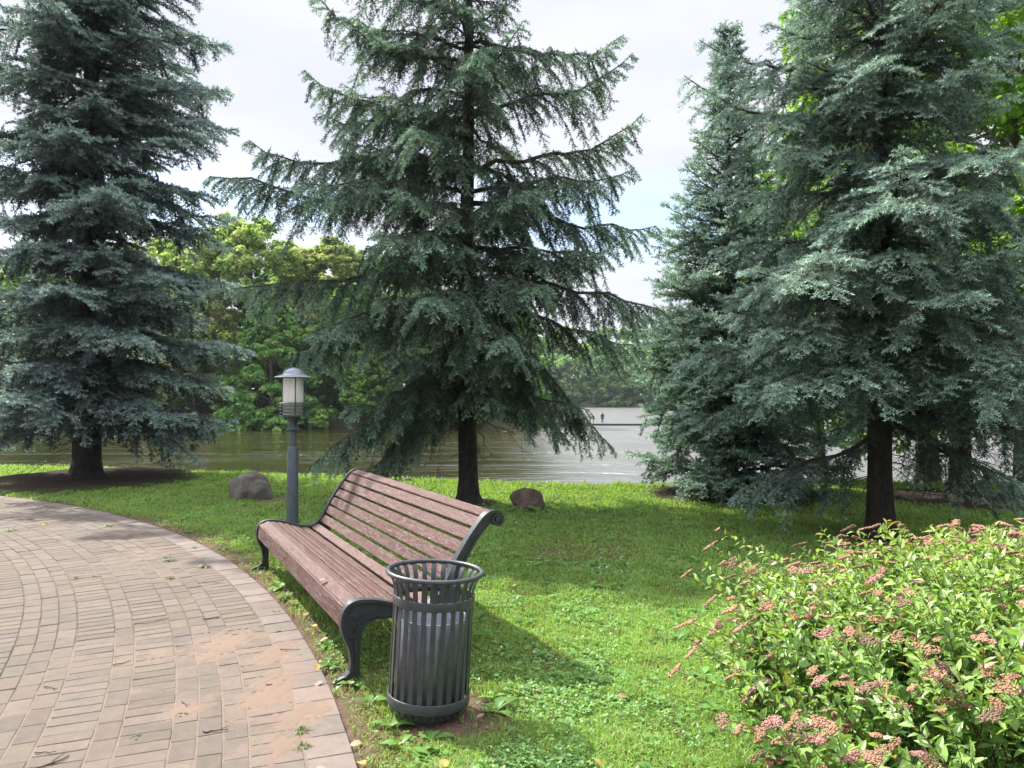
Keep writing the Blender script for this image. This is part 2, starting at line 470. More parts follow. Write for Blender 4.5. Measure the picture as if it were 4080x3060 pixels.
# ------------------------------------------------------------------ layout
PC = np.array([-15.1668, -2.0372]); PR = 15.40      # centre and outer radius of the round paved plaza
T1 = (-8.10, 13.90); T2 = (-0.66, 10.72); T3 = (4.09, 8.05); T4 = (3.53, 11.75); T5 = (6.95, 11.3)
BIN = (-0.415, 3.60); LAMP = (-2.375, 7.90)
BO = np.array([-0.934, 4.003]); BL = np.array([-0.4645, 0.8856]); BB = np.array([0.8856, 0.4645]); BLEN = 2.99
EX = np.array([-400, -60, -30, -7.9, -3.6, 1.5, 5.5, 9.5, 30, 60, 400.]); EY = np.array([24, 24, 21, 15.6, 14.2, 12.7, 13.7, 12.6, 15, 20, 20.])
WZ = -1.0
def sstep(a, b, x):
    t = np.clip((x - a) / (b - a), 0, 1); return t * t * (3 - 2 * t)
def edge(x): return np.interp(x, EX, EY)
def ground_z(x, y):
    x = np.asarray(x, float); y = np.asarray(y, float)
    e = y - edge(x) + 0.18 * fbm(x, y, 1.3, 2)
    lawn = 0.012 * fbm(x, y, 1.6, 1) + 0.02 * sstep(-4, 0, e)
    near = lawn * (1 - sstep(0, 0.8, e)) - 2.2 * sstep(0, 3.8, e)
    d = np.hypot(x - PC[0], y - PC[1])
    near = np.where(d < PR + 0.02, -0.04, near)
    # bank on the left across the river and the far shore
    nb_ = 1.2 * fbm(x, y, 0.18, 4)
    lb = np.minimum(y - 63.5 + nb_, (0.6 - x) * 0.9 + 0.10 * (y - 66))
    left = -2.2 + 2.7 * sstep(-3.5, 3.0, lb)
    fb = y - 224 + 2 * nb_
    far = -2.2 + 3.4 * sstep(-4, 5, fb) + 2.0 * sstep(5, 60, fb)
    return np.maximum(np.maximum(near, left), far)
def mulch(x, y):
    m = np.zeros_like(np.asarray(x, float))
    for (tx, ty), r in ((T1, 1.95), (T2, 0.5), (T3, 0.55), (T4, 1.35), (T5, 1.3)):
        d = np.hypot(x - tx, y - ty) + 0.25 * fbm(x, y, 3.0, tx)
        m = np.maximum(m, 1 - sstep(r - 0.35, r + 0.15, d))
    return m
def bare(x, y):
    """bare or thin soil along the kerb, round the bin, under the bench, near the left boulder"""
    d = np.hypot(x - PC[0], y - PC[1]) - PR
    n = fbm(x, y, 4.0, 5)
    b = (1 - sstep(0.02, 0.42 + 0.22 * n, d)) * (y < 9.5) * (y > 2.5) * 0.95
    b = np.maximum(b, (1 - sstep(0.0, 0.3, d)) * 0.6)
    for (bx, by, r, s) in ((BIN[0] + 0.12, BIN[1] - 0.02, 0.42, 1.0), (-3.55, 11.2, 0.5, 0.8), (-0.75, 4.35, 0.4, 0.6), (-0.95, 4.9, 0.45, 0.55), (-0.45, 4.3, 0.4, 0.6), (0.1, 4.35, 0.28, 0.5)):
        q = 1 - sstep(r * 0.55, r * 1.1, np.hypot(x - bx, (y - by) * 1.1) + 0.12 * n)
        b = np.maximum(b, q * s)
    b = np.maximum(b, 0.55 * (1 - sstep(0.2, 0.75, np.hypot((x - 0.65) * 0.7, y - 7.4) + 0.2 * n)))
    b = np.maximum(b, 0.5 * sstep(0.36, 0.62, fbm(x, y, 1.9, 17, 4)) * (y < 11))
    return np.clip(b, 0, 1)

def lin(a, b, st): return list(np.arange(a, b, st))
gx = np.array([-3000, -800, -300] + lin(-100, -24, 3) + lin(-24, -11, 0.6) + lin(-11, -5, 0.2) + lin(-5, 5, 0.07) + lin(5, 10, 0.2) + lin(10, 24, 0.8) + lin(24, 120, 3) + [150, 300, 900, 3000.])
gy = np.array([-600, -60, -20, -8] + lin(-5, 2, 0.5) + lin(2, 9, 0.07) + lin(9, 17, 0.12) + lin(17, 24, 0.6) + lin(24, 60, 3) + lin(60, 72, 0.7) + lin(72, 216, 8) + lin(216, 240, 1.5) + lin(240, 320, 8) + [400, 900, 3200.])
X, Y = np.meshgrid(gx, gy)
Zg = ground_z(X, Y)
nx_, ny_ = len(gx), len(gy)
mu = mulch(X, Y); ba = bare(X, Y)
gc = np.zeros(X.shape + (3,))
gc[:] = (0.055, 0.085, 0.022)
v_ = (0.5 + 0.5 * fbm(X, Y, 2.2, 9))[..., None]
gc = gc * (0.8 + 0.5 * v_)
gc = gc * (1 - ba[..., None]) + np.array([0.155, 0.105, 0.075]) * ba[..., None]
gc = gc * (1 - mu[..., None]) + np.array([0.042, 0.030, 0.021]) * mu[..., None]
far_ = (Y > 55)[..., None]
gc = np.where(far_, np.array([0.060, 0.062, 0.030]) * (0.7 + 0.7 * v_), gc)
bank = (sstep(0.4, 1.6, Y - edge(X)) * (Y < 55))[..., None]
gc = gc * (1 - bank) + np.array([0.09, 0.075, 0.05]) * bank
Zg = Zg + 0.05 * mu * (np.hypot(X - T1[0], Y - T1[1]) < 4) + 0.03 * mu
i = (np.arange(ny_ - 1)[:, None] * nx_ + np.arange(nx_ - 1)[None]).ravel()
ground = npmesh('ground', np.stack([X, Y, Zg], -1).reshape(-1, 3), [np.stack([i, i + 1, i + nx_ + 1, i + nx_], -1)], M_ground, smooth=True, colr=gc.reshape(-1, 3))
tag(ground, kind='structure')

wnb = NB()
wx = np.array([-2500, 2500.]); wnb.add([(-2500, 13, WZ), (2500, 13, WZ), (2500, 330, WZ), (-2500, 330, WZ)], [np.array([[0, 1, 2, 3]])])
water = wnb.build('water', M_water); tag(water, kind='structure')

# ------------------------------------------------------------------ paving: real bricks in concentric courses
def build_paving():
    V = []; F = []; C = []; n = 0
    rows = [(15.20, 15.40, 0.205, 'kerb')]
    r = 15.195; seq = ['H', 'S', 'S', 'S', 'H', 'S']
    k = 0
    while r > 5.0:
        w = 0.222 if seq[k % 6] == 'H' else 0.111
        rows.append((r - w, r, 0.105 if w > 0.2 else 0.20, seq[k % 6])); r -= w; k += 1
    for (r0, r1, tl, kind) in rows:
        rm = (r0 + r1) / 2
        cnt = int(2 * math.pi * rm / tl); off = random.random() * 6.28
        a = off + np.arange(cnt) * 2 * math.pi / cnt
        px = PC[0] + rm * np.cos(a); py = PC[1] + rm * np.sin(a)
        keep = (px > -14) & (py > 0.5) & (py < 13.6) & (px > -0.85 * py - 3.2)
        da = math.pi / cnt
        for aa in a[keep]:
            g = 0.0024 if kind != 'kerb' else 0.0025
            ch = 0.0045
            jr = random.gauss(0, 0.0012); ja = random.gauss(0, 0.0016) / rm
            dz = random.gauss(0, 0.0009); tx = random.gauss(0, 0.0006); ty = random.gauss(0, 0.0006)
            pts = []
            for lvl in range(3):
                ins = g if lvl < 2 else g + ch
                z = (-0.03, -ch + 0.001, 0.001)[lvl]
                for (rr, s) in ((r0 + ins, -1), (r1 - ins, -1), (r1 - ins, 1), (r0 + ins, 1)):
                    ang = aa + ja + s * (da - ins / rm)
                    zz = z + dz + (tx if rr > rm else -tx) + s * ty
                    pts.append((PC[0] + (rr + jr) * math.cos(ang), PC[1] + (rr + jr) * math.sin(ang), zz))
            V += pts
            for b in (0, 4):
                for q in range(4):
                    q2 = (q + 1) % 4
                    F.append((n + b + q, n + b + q2, n + b + 4 + q2, n + b + 4 + q))
            F.append((n + 8, n + 9, n + 10, n + 11))
            if kind == 'kerb': c = np.array([0.136, 0.110, 0.094])
            else: c = np.array([0.106, 0.086, 0.068])
            c = c * random.uniform(0.86, 1.12) * np.array([random.uniform(0.97, 1.04), 1, random.uniform(0.95, 1.04)])
            C += [c] * 12
            n += 12
    # joint filling: sheet between the bricks, sandy where sand was spilled, mossy elsewhere
    ax = np.concatenate([np.arange(-14.2, -6, 0.25), np.arange(-6, 0.6, 0.08)]); ay = np.concatenate([np.arange(-1.0, 2.2, 0.4), np.arange(2.2, 14, 0.12)])
    AX, AY = np.meshgrid(ax, ay)
    d = np.hypot(AX - PC[0], AY - PC[1])
    k_ = d > PR - 0.01
    AXc = np.where(k_, PC[0] + (AX - PC[0]) * (PR - 0.01) / d, AX); AYc = np.where(k_, PC[1] + (AY - PC[1]) * (PR - 0.01) / d, AY)
    sandy = np.zeros_like(AX)
    for (sx, sy, r) in [(-1.6, 4.3, 0.9), (-1.4, 3.6, 1.1), (-2.0, 3.4, 1.0), (-1.2, 3.0, .8), (-3.3, 6.9, 1.0), (-2.4, 4.4, .6)]:
        sandy = np.maximum(sandy, 1 - sstep(r * 0.5, r, np.hypot(AX - sx, AY - sy)))
    jz = -0.0065 + 0.0020 * fbm(AX, AY, 9, 3) + 0.005 * sandy
    jc = (1 - sandy[..., None]) * np.array([0.080, 0.070, 0.046]) + sandy[..., None] * np.array([0.13, 0.10, 0.075])
    m_, n_ = AX.shape
    idx = (np.arange(m_ - 1)[:, None] * n_ + np.arange(n_ - 1)[None]).ravel()
    q = np.stack([idx, idx + 1, idx + n_ + 1, idx + n_], -1)
    kk = k_.ravel(); q = q[~(kk[q].all(1))]
    JV = np.stack([AXc, AYc, jz], -1).reshape(-1, 3)
    V = np.concatenate([np.array(V), JV]); C = np.concatenate([np.array(C), jc.reshape(-1, 3)])
    o = npmesh('paving', V, [np.array(F), q + n], M_paver, colr=C)
    tag(o, kind='structure')
build_paving()
def sand():
    ax = np.arange(-2.75, -0.62, 0.018); ay = np.arange(2.9, 5.3, 0.022)
    AX, AY = np.meshgrid(ax, ay); m = np.zeros_like(AX)
    for sx, sy, r in [(-1.80, 4.62, 0.40), (-1.45, 4.42, 0.26), (-1.30, 4.02, 0.26), (-1.25, 3.78, 0.30), (-1.05, 3.62, 0.26), (-1.03, 3.32, 0.20), (-1.62, 3.66, 0.15), (-2.12, 4.42, 0.14)]:
        m = np.maximum(m, 1 - np.hypot((AX - sx), (AY - sy) * 0.8) / r)
    m = m - 0.40 + 0.30 * fbm(AX, AY, 9, 3, 5) + 0.28 * fbm(AX, AY, 31, 8, 4) + 0.16 * rng.normal(size=AX.shape)
    Z = -0.008 + 0.0115 * sstep(-0.55, 0.50, m) + 0.0008 * rng.normal(size=AX.shape)
    n_ = AX.shape[1]; idx = (np.arange(AX.shape[0] - 1)[:, None] * n_ + np.arange(n_ - 1)[None]).ravel()
    q = np.stack([idx, idx + 1, idx + n_ + 1, idx + n_], -1)
    zf = Z.ravel(); q = q[(zf[q] > -0.0062).any(1)]
    inside = (np.hypot(AX - PC[0], AY - PC[1]) < PR - 0.02).ravel(); q = q[inside[q].all(1)]
    ms, nt, p = newmat('pink_sand'); t = NT(nt)
    nn = t.noise(t.coord(), 320, 3, 0.8)
    t.L.new(t.ramp(nn, (0.3, (0.098, 0.064, 0.043)), (0.7, (0.185, 0.125, 0.086))), p.inputs['Base Color']); p.inputs['Roughness'].default_value = 0.95
    t.L.new(t.bump(nn, 0.7, 0.003), p.inputs['Normal'])
    o = npmesh('sand', np.stack([AX, AY, Z], -1).reshape(-1, 3), [q], ms, smooth=True)
    tag(o, kind='stuff', label='pinkish sand spilled over the bricks beside the near kerb', cat='sand')
sand()

# ------------------------------------------------------------------ bench
def bench():
    root = empty('park_bench', (BO[0], BO[1], 0), (0, 0, math.atan2(-BL[1], -BL[0])))
    tag(root, 'long park bench with peeling brown slats and black scrolled cast iron ends', 'bench')
    top = [(0.0, 0.28), (-0.006, 0.32), (-0.004, 0.365), (0.012, 0.405), (0.042, 0.433), (0.086, 0.445), (0.15, 0.441), (0.23, 0.424), (0.31, 0.397),
           (0.38, 0.374), (0.44, 0.363), (0.49, 0.366), (0.535, 0.388), (0.575, 0.430), (0.615, 0.50), (0.658, 0.585), (0.705, 0.66), (0.755, 0.733), (0.80, 0.79),
           (0.84, 0.838), (0.875, 0.866), (0.913, 0.879), (0.95, 0.874), (0.978, 0.854), (0.990, 0.824), (0.982, 0.795), (0.960, 0.780)]
    # smooth the profile
    def smooth(p, n=3):
        p = np.array(p, float)
        for _ in range(n):
            a = p[:-1] * .75 + p[1:] * .25; b = p[:-1] * .25 + p[1:] * .75
            p = np.concatenate([p[:1], np.stack([a, b], 1).reshape(-1, 2), p[-1:]])
        return p
    topS = smooth(top, 2)
    under = [(0.935, 0.782), (0.905, 0.800), (0.872, 0.785), (0.835, 0.745), (0.79, 0.68), (0.745, 0.60), (0.70, 0.50), (0.672, 0.40), (0.665, 0.30), (0.675, 0.18), (0.69, 0.09), (0.715, 0.035), (0.735, 0.0),
             (0.645, 0.0), (0.640, 0.05), (0.632, 0.12), (0.615, 0.20), (0.58, 0.265), (0.53, 0.297), (0.45, 0.305), (0.36, 0.31), (0.27, 0.318), (0.19, 0.322), (0.145, 0.305), (0.118, 0.27), (0.106, 0.22), (0.104, 0.14), (0.102, 0.07), (0.110, 0.0),
             (-0.042, 0.0), (-0.045, 0.010), (-0.022, 0.022), (0.018, 0.034), (0.044, 0.06), (0.052, 0.11), (0.042, 0.18), (0.016, 0.24)]
    poly = np.concatenate([topS, np.array(under)])
    for name_x in (0.0, -BLEN):
        sgn = 1 if name_x == 0 else -1
        bm = bmesh.new()
        # web
        def extrude(pl, x0, x1):
            a = [bm.verts.new((x0, u, v)) for u, v in pl]; b = [bm.verts.new((x1, u, v)) for u, v in pl]
            f = bm.faces.new(a); g = bm.faces.new(b[::-1])
            for k in range(len(pl)):
                k2 = (k + 1) % len(pl)
                bm.faces.new((a[k], b[k], b[k2], a[k2]))
            f.normal_update(); g.normal_update()
            bmesh.ops.triangulate(bm, faces=[f, g], ngon_method='EAR_CLIP')
        extrude(poly, name_x - 0.013, name_x + 0.013)
        # raised rim that follows the whole outline
        pc = np.concatenate([poly, poly[:1]])
        def strip(pl, half, th, closed):
            pl = np.array(pl); m = len(pl)
            t = np.gradient(pl, axis=0)
            if closed:
                t[0] = pl[1] - pl[-2]; t[-1] = t[0]
            t /= np.linalg.norm(t, axis=1)[:, None] + 1e-9
            nrm = np.stack([-t[:, 1], t[:, 0]], 1)
            rows = []
            for k in range(m):
                o_ = pl[k] + nrm[k] * 0.002; i_ = pl[k] - nrm[k] * th
                rows.append([bm.verts.new((name_x - half, *o_)), bm.verts.new((name_x + half, *o_)), bm.verts.new((name_x + half, *i_)), bm.verts.new((name_x - half, *i_))])
            for k in range(m - 1):
                for q in range(4):
                    q2 = (q + 1) % 4
                    bm.faces.new((rows[k][q], rows[k][q2], rows[k + 1][q2], rows[k + 1][q]))
            if not closed:
                bm.faces.new(rows[0]); bm.faces.new(rows[-1][::-1])
        half = 0.027
        top2 = np.concatenate([np.array([(0.018, 0.034), (0.044, 0.06), (0.052, 0.11), (0.042, 0.18), (0.016, 0.24)]), topS])
        strip(top2, half, 0.016, False)
        # scroll
        th = np.linspace(0, 2 * math.pi * 1.15, 26)
        sp = np.array([0.946, 0.828]) + np.stack([np.cos(th - 1.35) * (0.048 - 0.0048 * th), np.sin(th - 1.35) * -(0.048 - 0.0048 * th)], 1)
        sp = np.array([0.943, 0.826]) + np.stack([(0.046 - 0.0050 * th) * np.cos(-th - 0.9), (0.046 - 0.0050 * th) * np.sin(-th - 0.9)], 1)
        strip(sp, 0.027, 0.010, False)
        strip([(0.13, 0.345), (0.2, 0.350), (0.3, 0.342), (0.4, 0.330), (0.5, 0.322), (0.57, 0.30), (0.62, 0.24)], 0.020, 0.012, False)
        strip([(0.13, 0.345), (0.098, 0.32), (0.084, 0.27), (0.082, 0.2), (0.082, 0.12), (0.080, 0.05)], 0.020, 0.012, False)
        strip([(0.64, 0.42), (0.69, 0.52), (0.745, 0.625), (0.80, 0.71), (0.85, 0.77), (0.90, 0.815)], 0.020, 0.012, False)
        # comma ornaments on the knee
        for (cu, cv, r0, a0, a1) in ((0.052, 0.332, 0.028, -1.6, 1.9), (0.056, 0.262, 0.016, -2.6, 0.2)):
            aa = np.linspace(a0, a1, 12)
            strip(np.array([cu, cv]) + np.stack([np.cos(aa), np.sin(aa)], 1) * r0, 0.021, 0.008, False)
        for (cu, cv, rr, ln) in ((0.050, 0.335, 0.012, 0.022), (0.943, 0.826, 0.014, 0.03)):
            m4 = Matrix.Translation((name_x, cu, cv)) @ Matrix.Rotation(R(90), 4, 'Y')
            bmesh.ops.create_cone(bm, cap_ends=True, segments=16, radius1=rr, radius2=rr, depth=ln * 2, matrix=m4)
        bmobj('end_frame', bm, M_iron, root, True, 0.003, 35)
    # slats following the profile, a little below the frame rim
    seg = np.linalg.norm(np.diff(topS, axis=0), axis=1); s = np.concatenate([[0], np.cumsum(seg)])
    def at(d):
        d = min(max(d, 0), s[-1])
        u = np.interp(d, s, topS[:, 0]); v = np.interp(d, s, topS[:, 1])
        e = 0.012
        u2 = np.interp(min(d + e, s[-1]), s, topS[:, 0]) - np.interp(max(d - e, 0), s, topS[:, 0])
        v2 = np.interp(min(d + e, s[-1]), s, topS[:, 1]) - np.interp(max(d - e, 0), s, topS[:, 1])
        t = np.array([u2, v2]); t /= np.linalg.norm(t)
        return np.array([u, v]), t, np.array([-t[1], t[0]])
    def slat(bm, d0, d1, sink=0.012, th=0.028):
        p, t, nn = at((d0 + d1) / 2)
        w = (d1 - d0) / 2; c = 0.005
        pts = [(-w, -th), (-w, -c), (-w + c, 0), (w - c, 0), (w, -c), (w, -th)]
        nseg = 14; rows = []
        wob = random.uniform(-.002, .002)
        for k in range(nseg + 1):
            xx = -0.004 - (BLEN - 0.008) * k / nseg
            dd = wob * math.sin(k / nseg * math.pi * random.uniform(0.9, 1.1)) + random.gauss(0, 0.0005)
            rows.append([bm.verts.new((xx, *(p + t * a + nn * (b - sink + dd)))) for a, b in pts])
        for k in range(nseg):
            for q in range(6):
                q2 = (q + 1) % 6
                bm.faces.new((rows[k][q], rows[k][q2], rows[k + 1][q2], rows[k + 1][q]))
        bm.faces.new(rows[0]); bm.faces.new(rows[-1][::-1])
    def arc(u, v): return s[np.argmin((topS[:, 0] - u) ** 2 + (topS[:, 1] - v) ** 2)]
    a_f = arc(0.0, 0.28); a_b = arc(0.025, 0.42); a_d = arc(0.46, 0.363); a_t = arc(0.93, 0.878)
    bm = bmesh.new(); slat(bm, a_f + 0.012, a_b - 0.010, 0.013, 0.032); bmobj('front_board', bm, M_wood, root, True, 0, 30)
    bm = bmesh.new()
    wd = [0.098, 0.058, 0.058, 0.058, 0.10, 0.075]; gap = 0.017; sc = (a_d - a_b - gap * 5) / sum(wd); d = a_b
    for w in wd: slat(bm, d, d + w * sc); d += w * sc + gap
    bmobj('seat', bm, M_wood, root, True, 0, 30)
    bm = bmesh.new(); nB = 8; gap = 0.016; w = (a_t - d - gap * (nB - 1)) / nB
    for k in range(nB): slat(bm, d, d + w); d += w + gap
    slat(bm, d - 0.003, d + 0.03)
    bmobj('backrest', bm, M_wood, root, True, 0, 30)
bench()

# ------------------------------------------------------------------ litter bin
def litter_bin():
    lean = R(3.0)
    root = empty('litter_bin', (BIN[0], BIN[1], -0.01), (0, lean, R(10)))
    tag(root, 'dark grey slatted metal litter bin with flared rim at the end of the bench', 'litter bin')
    bm = bmesh.new()
    prof = [(0.150, 0.045), (0.168, 0.055), (0.188, 0.085), (0.191, 0.12), (0.191, 0.58), (0.193, 0.625), (0.200, 0.66), (0.213, 0.690), (0.229, 0.708)]
    n = 26
    for k in range(n):
        a = 2 * math.pi * (k + 0.3) / n + random.gauss(0, 0.006)
        ca, sa = math.cos(a), math.sin(a); hw = 0.0125; th = 0.0045
        rows = []
        for r, z in prof:
            rows.append([bm.verts.new(((r + dr) * ca - w * sa, (r + dr) * sa + w * ca, z)) for dr, w in ((0, -hw), (th, -hw), (th, hw), (0, hw))])
        for q in range(len(prof) - 1):
            for e in range(4):
                e2 = (e + 1) % 4
                bm.faces.new((rows[q][e], rows[q][e2], rows[q + 1][e2], rows[q + 1][e]))
        bm.faces.new(rows[0]); bm.faces.new(rows[-1])
    bmobj('slat_cage', bm, M_bin, root, True, 0.0012, 30)
    for z0, z1, r in ((0.565, 0.607, 0.1985), (0.088, 0.135, 0.1990)):
        nb = NB(); lathe(nb, [(r - 0.0032, z0), (r + 0.002, z0), (r + 0.0028, z0 + 0.002), (r + 0.0028, z1 - 0.002), (r + 0.002, z1), (r - 0.0032, z1)], 72, closed=True)
        nb.build('band', M_bin, root, True)
        root.children[-1].data.set_sharp_from_angle(angle=R(40))
    nb = NB(); th = np.linspace(0, 2 * np.pi, 13)[:-1]
    lathe(nb, np.stack([0.231 + 0.0115 * np.cos(th), 0.713 + 0.0115 * np.sin(th)], 1), 72, closed=True)
    nb.build('rim', M_bin, root, True)
    nb = NB(); lathe(nb, [(0.001, 0.06), (0.155, 0.06), (0.165, 0.065), (0.167, 0.497), (0.1685, 0.499), (0.170, 0.497), (0.168, 0.05), (0.02, 0.05)], 48, closed=False)
    nb.build('liner', M_liner, root, True)
    root.children[-1].data.set_sharp_from_angle(angle=R(40))
    nb = NB(); lathe(nb, [(0.001, 0.07), (0.150, 0.066), (0.160, 0.058), (0.160, 0.045), (0.135, 0.03), (0.13, -0.01), (0.001, -0.01)], 40)
    nb.build('base', M_bin, root, False)
litter_bin()

# ------------------------------------------------------------------ path lamp
def lamp():
    root = empty('path_lamp', (*LAMP, 0))
    tag(root, 'short grey path lamp with domed hat and cream glass behind the bench', 'lamp')
    def part(name, prof, mat, n=32, ang=35):
        nb = NB(); lathe(nb, prof, n); o = nb.build(name, mat, root, True); o.data.set_sharp_from_angle(angle=R(ang)); return o
    part('post', [(0.075, -0.02), (0.075, 0.02), (0.063, 0.03), (0.063, 0.40), (0.0605, 0.402), (0.0605, 1.022), (0.055, 1.034), (0.036, 1.036), (0.036, 1.20), (0.05, 1.205), (0.067, 1.216), (0.069, 1.228), (0.058, 1.242), (0.038, 1.252),
                  (0.036, 1.275), (0.045, 1.31), (0.068, 1.345), (0.095, 1.366), (0.112, 1.372), (0.001, 1.373)], M_lamp, 36)
    part('glass', [(0.001, 1.374), (0.108, 1.375), (0.110, 1.38), (0.110, 1.775), (0.001, 1.776)], M_glass)
    for z in (1.374, 1.408, 1.441, 1.475, 1.510):
        part('louvre_ring', [(0.112, z + 0.006), (0.135, z + 0.004), (0.150, z - 0.003), (0.151, z - 0.006), (0.135, z), (0.112, z + 0.001), (0.112, z + 0.006)], M_lamp, 36)
    o = part('hat', [(0.001, 1.789), (0.185, 1.784), (0.200, 1.781), (0.201, 1.786), (0.185, 1.795), (0.150, 1.803), (0.122, 1.812), (0.112, 1.822), (0.104, 1.842), (0.085, 1.863), (0.055, 1.879), (0.02, 1.886), (0.008, 1.890), (0.006, 1.896), (0.001, 1.898)], M_lamphat, 40, 28)
    for a in (-62, 28, 118, 208):
        nb = NB(); x, y = 0.116 * math.cos(R(a)), 0.116 * math.sin(R(a))
        tube(nb, [(x, y, 1.372), (x, y, 1.6), (x, y, 1.79)], 0.0055, 8)
        nb.build('glass_bar', M_lamp, root, True)
lamp()

# ------------------------------------------------------------------ boulders
def boulder(name, loc, size, rotz, mat, seed, label, chip=0.75):
    bm = bmesh.new(); bmesh.ops.create_icosphere(bm, subdivisions=5, radius=1)
    for v in bm.verts:
        p = v.co.normalized()
        d = 1 + 0.26 * mnoise.noise(p * 1.1 + Vector((seed, 0, 0))) + 0.10 * mnoise.noise(p * 2.7 + Vector((0, seed, 0))) + 0.03 * mnoise.noise(p * 7 + Vector((seed,) * 3)) + 0.012 * mnoise.noise(p * 19)
        # chip a few planes off
        for nx, ny, nz, k in ((0.9, -0.3, 0.35, 0.90), (-0.8, -0.5, 0.3, 0.86), (0.1, -0.9, 0.5, 0.88), (-0.3, 0.2, 0.95, 0.92), (0.5, 0.3, 0.8, 0.93)):
            nn = Vector((nx, ny, nz)).normalized()
            q = (p * d).dot(nn)
            if q > k: d -= (q - k) * chip
        co = p * d
        if co.z < -0.5: co.z = -0.5
        v.co = Vector((co.x * size[0], co.y * size[1], (co.z + 0.42) * size[2]))
    o = bmobj(name, bm, mat, None, True, 0, 60)
    o.location = loc; o.rotation_euler = (0, 0, rotz)
    tag(o, label, 'boulder')
boulder('boulder', (-4.06, 11.35, -0.02), (0.32, 0.27, 0.32), 0.3, M_rock, 3.1, 'large grey boulder on the grass left of the lamp')
boulder('boulder', (0.22, 10.32, -0.02), (0.265, 0.22, 0.225), 1.2, M_rock2, 2.2, 'low brown mossy boulder on the lawn behind the bench end', 0.25)
boulder('boulder', (3.22, 7.3, -0.03), (0.15, 0.13, 0.13), 0.4, M_rock2, 5.2, 'small dark rock half hidden behind the pink shrub')
boulder('boulder', (-1.95, 13.55, -0.03), (0.11, 0.10, 0.09), 0.8, M_rock, 1.3, 'small pale stone at the water edge behind the bench top')
#SPLIT1

# ------------------------------------------------------------------ spruces
def norm(a): return a / (np.linalg.norm(a, axis=-1, keepdims=True) + 1e-9)
UP = np.array([0, 0, 1.0])

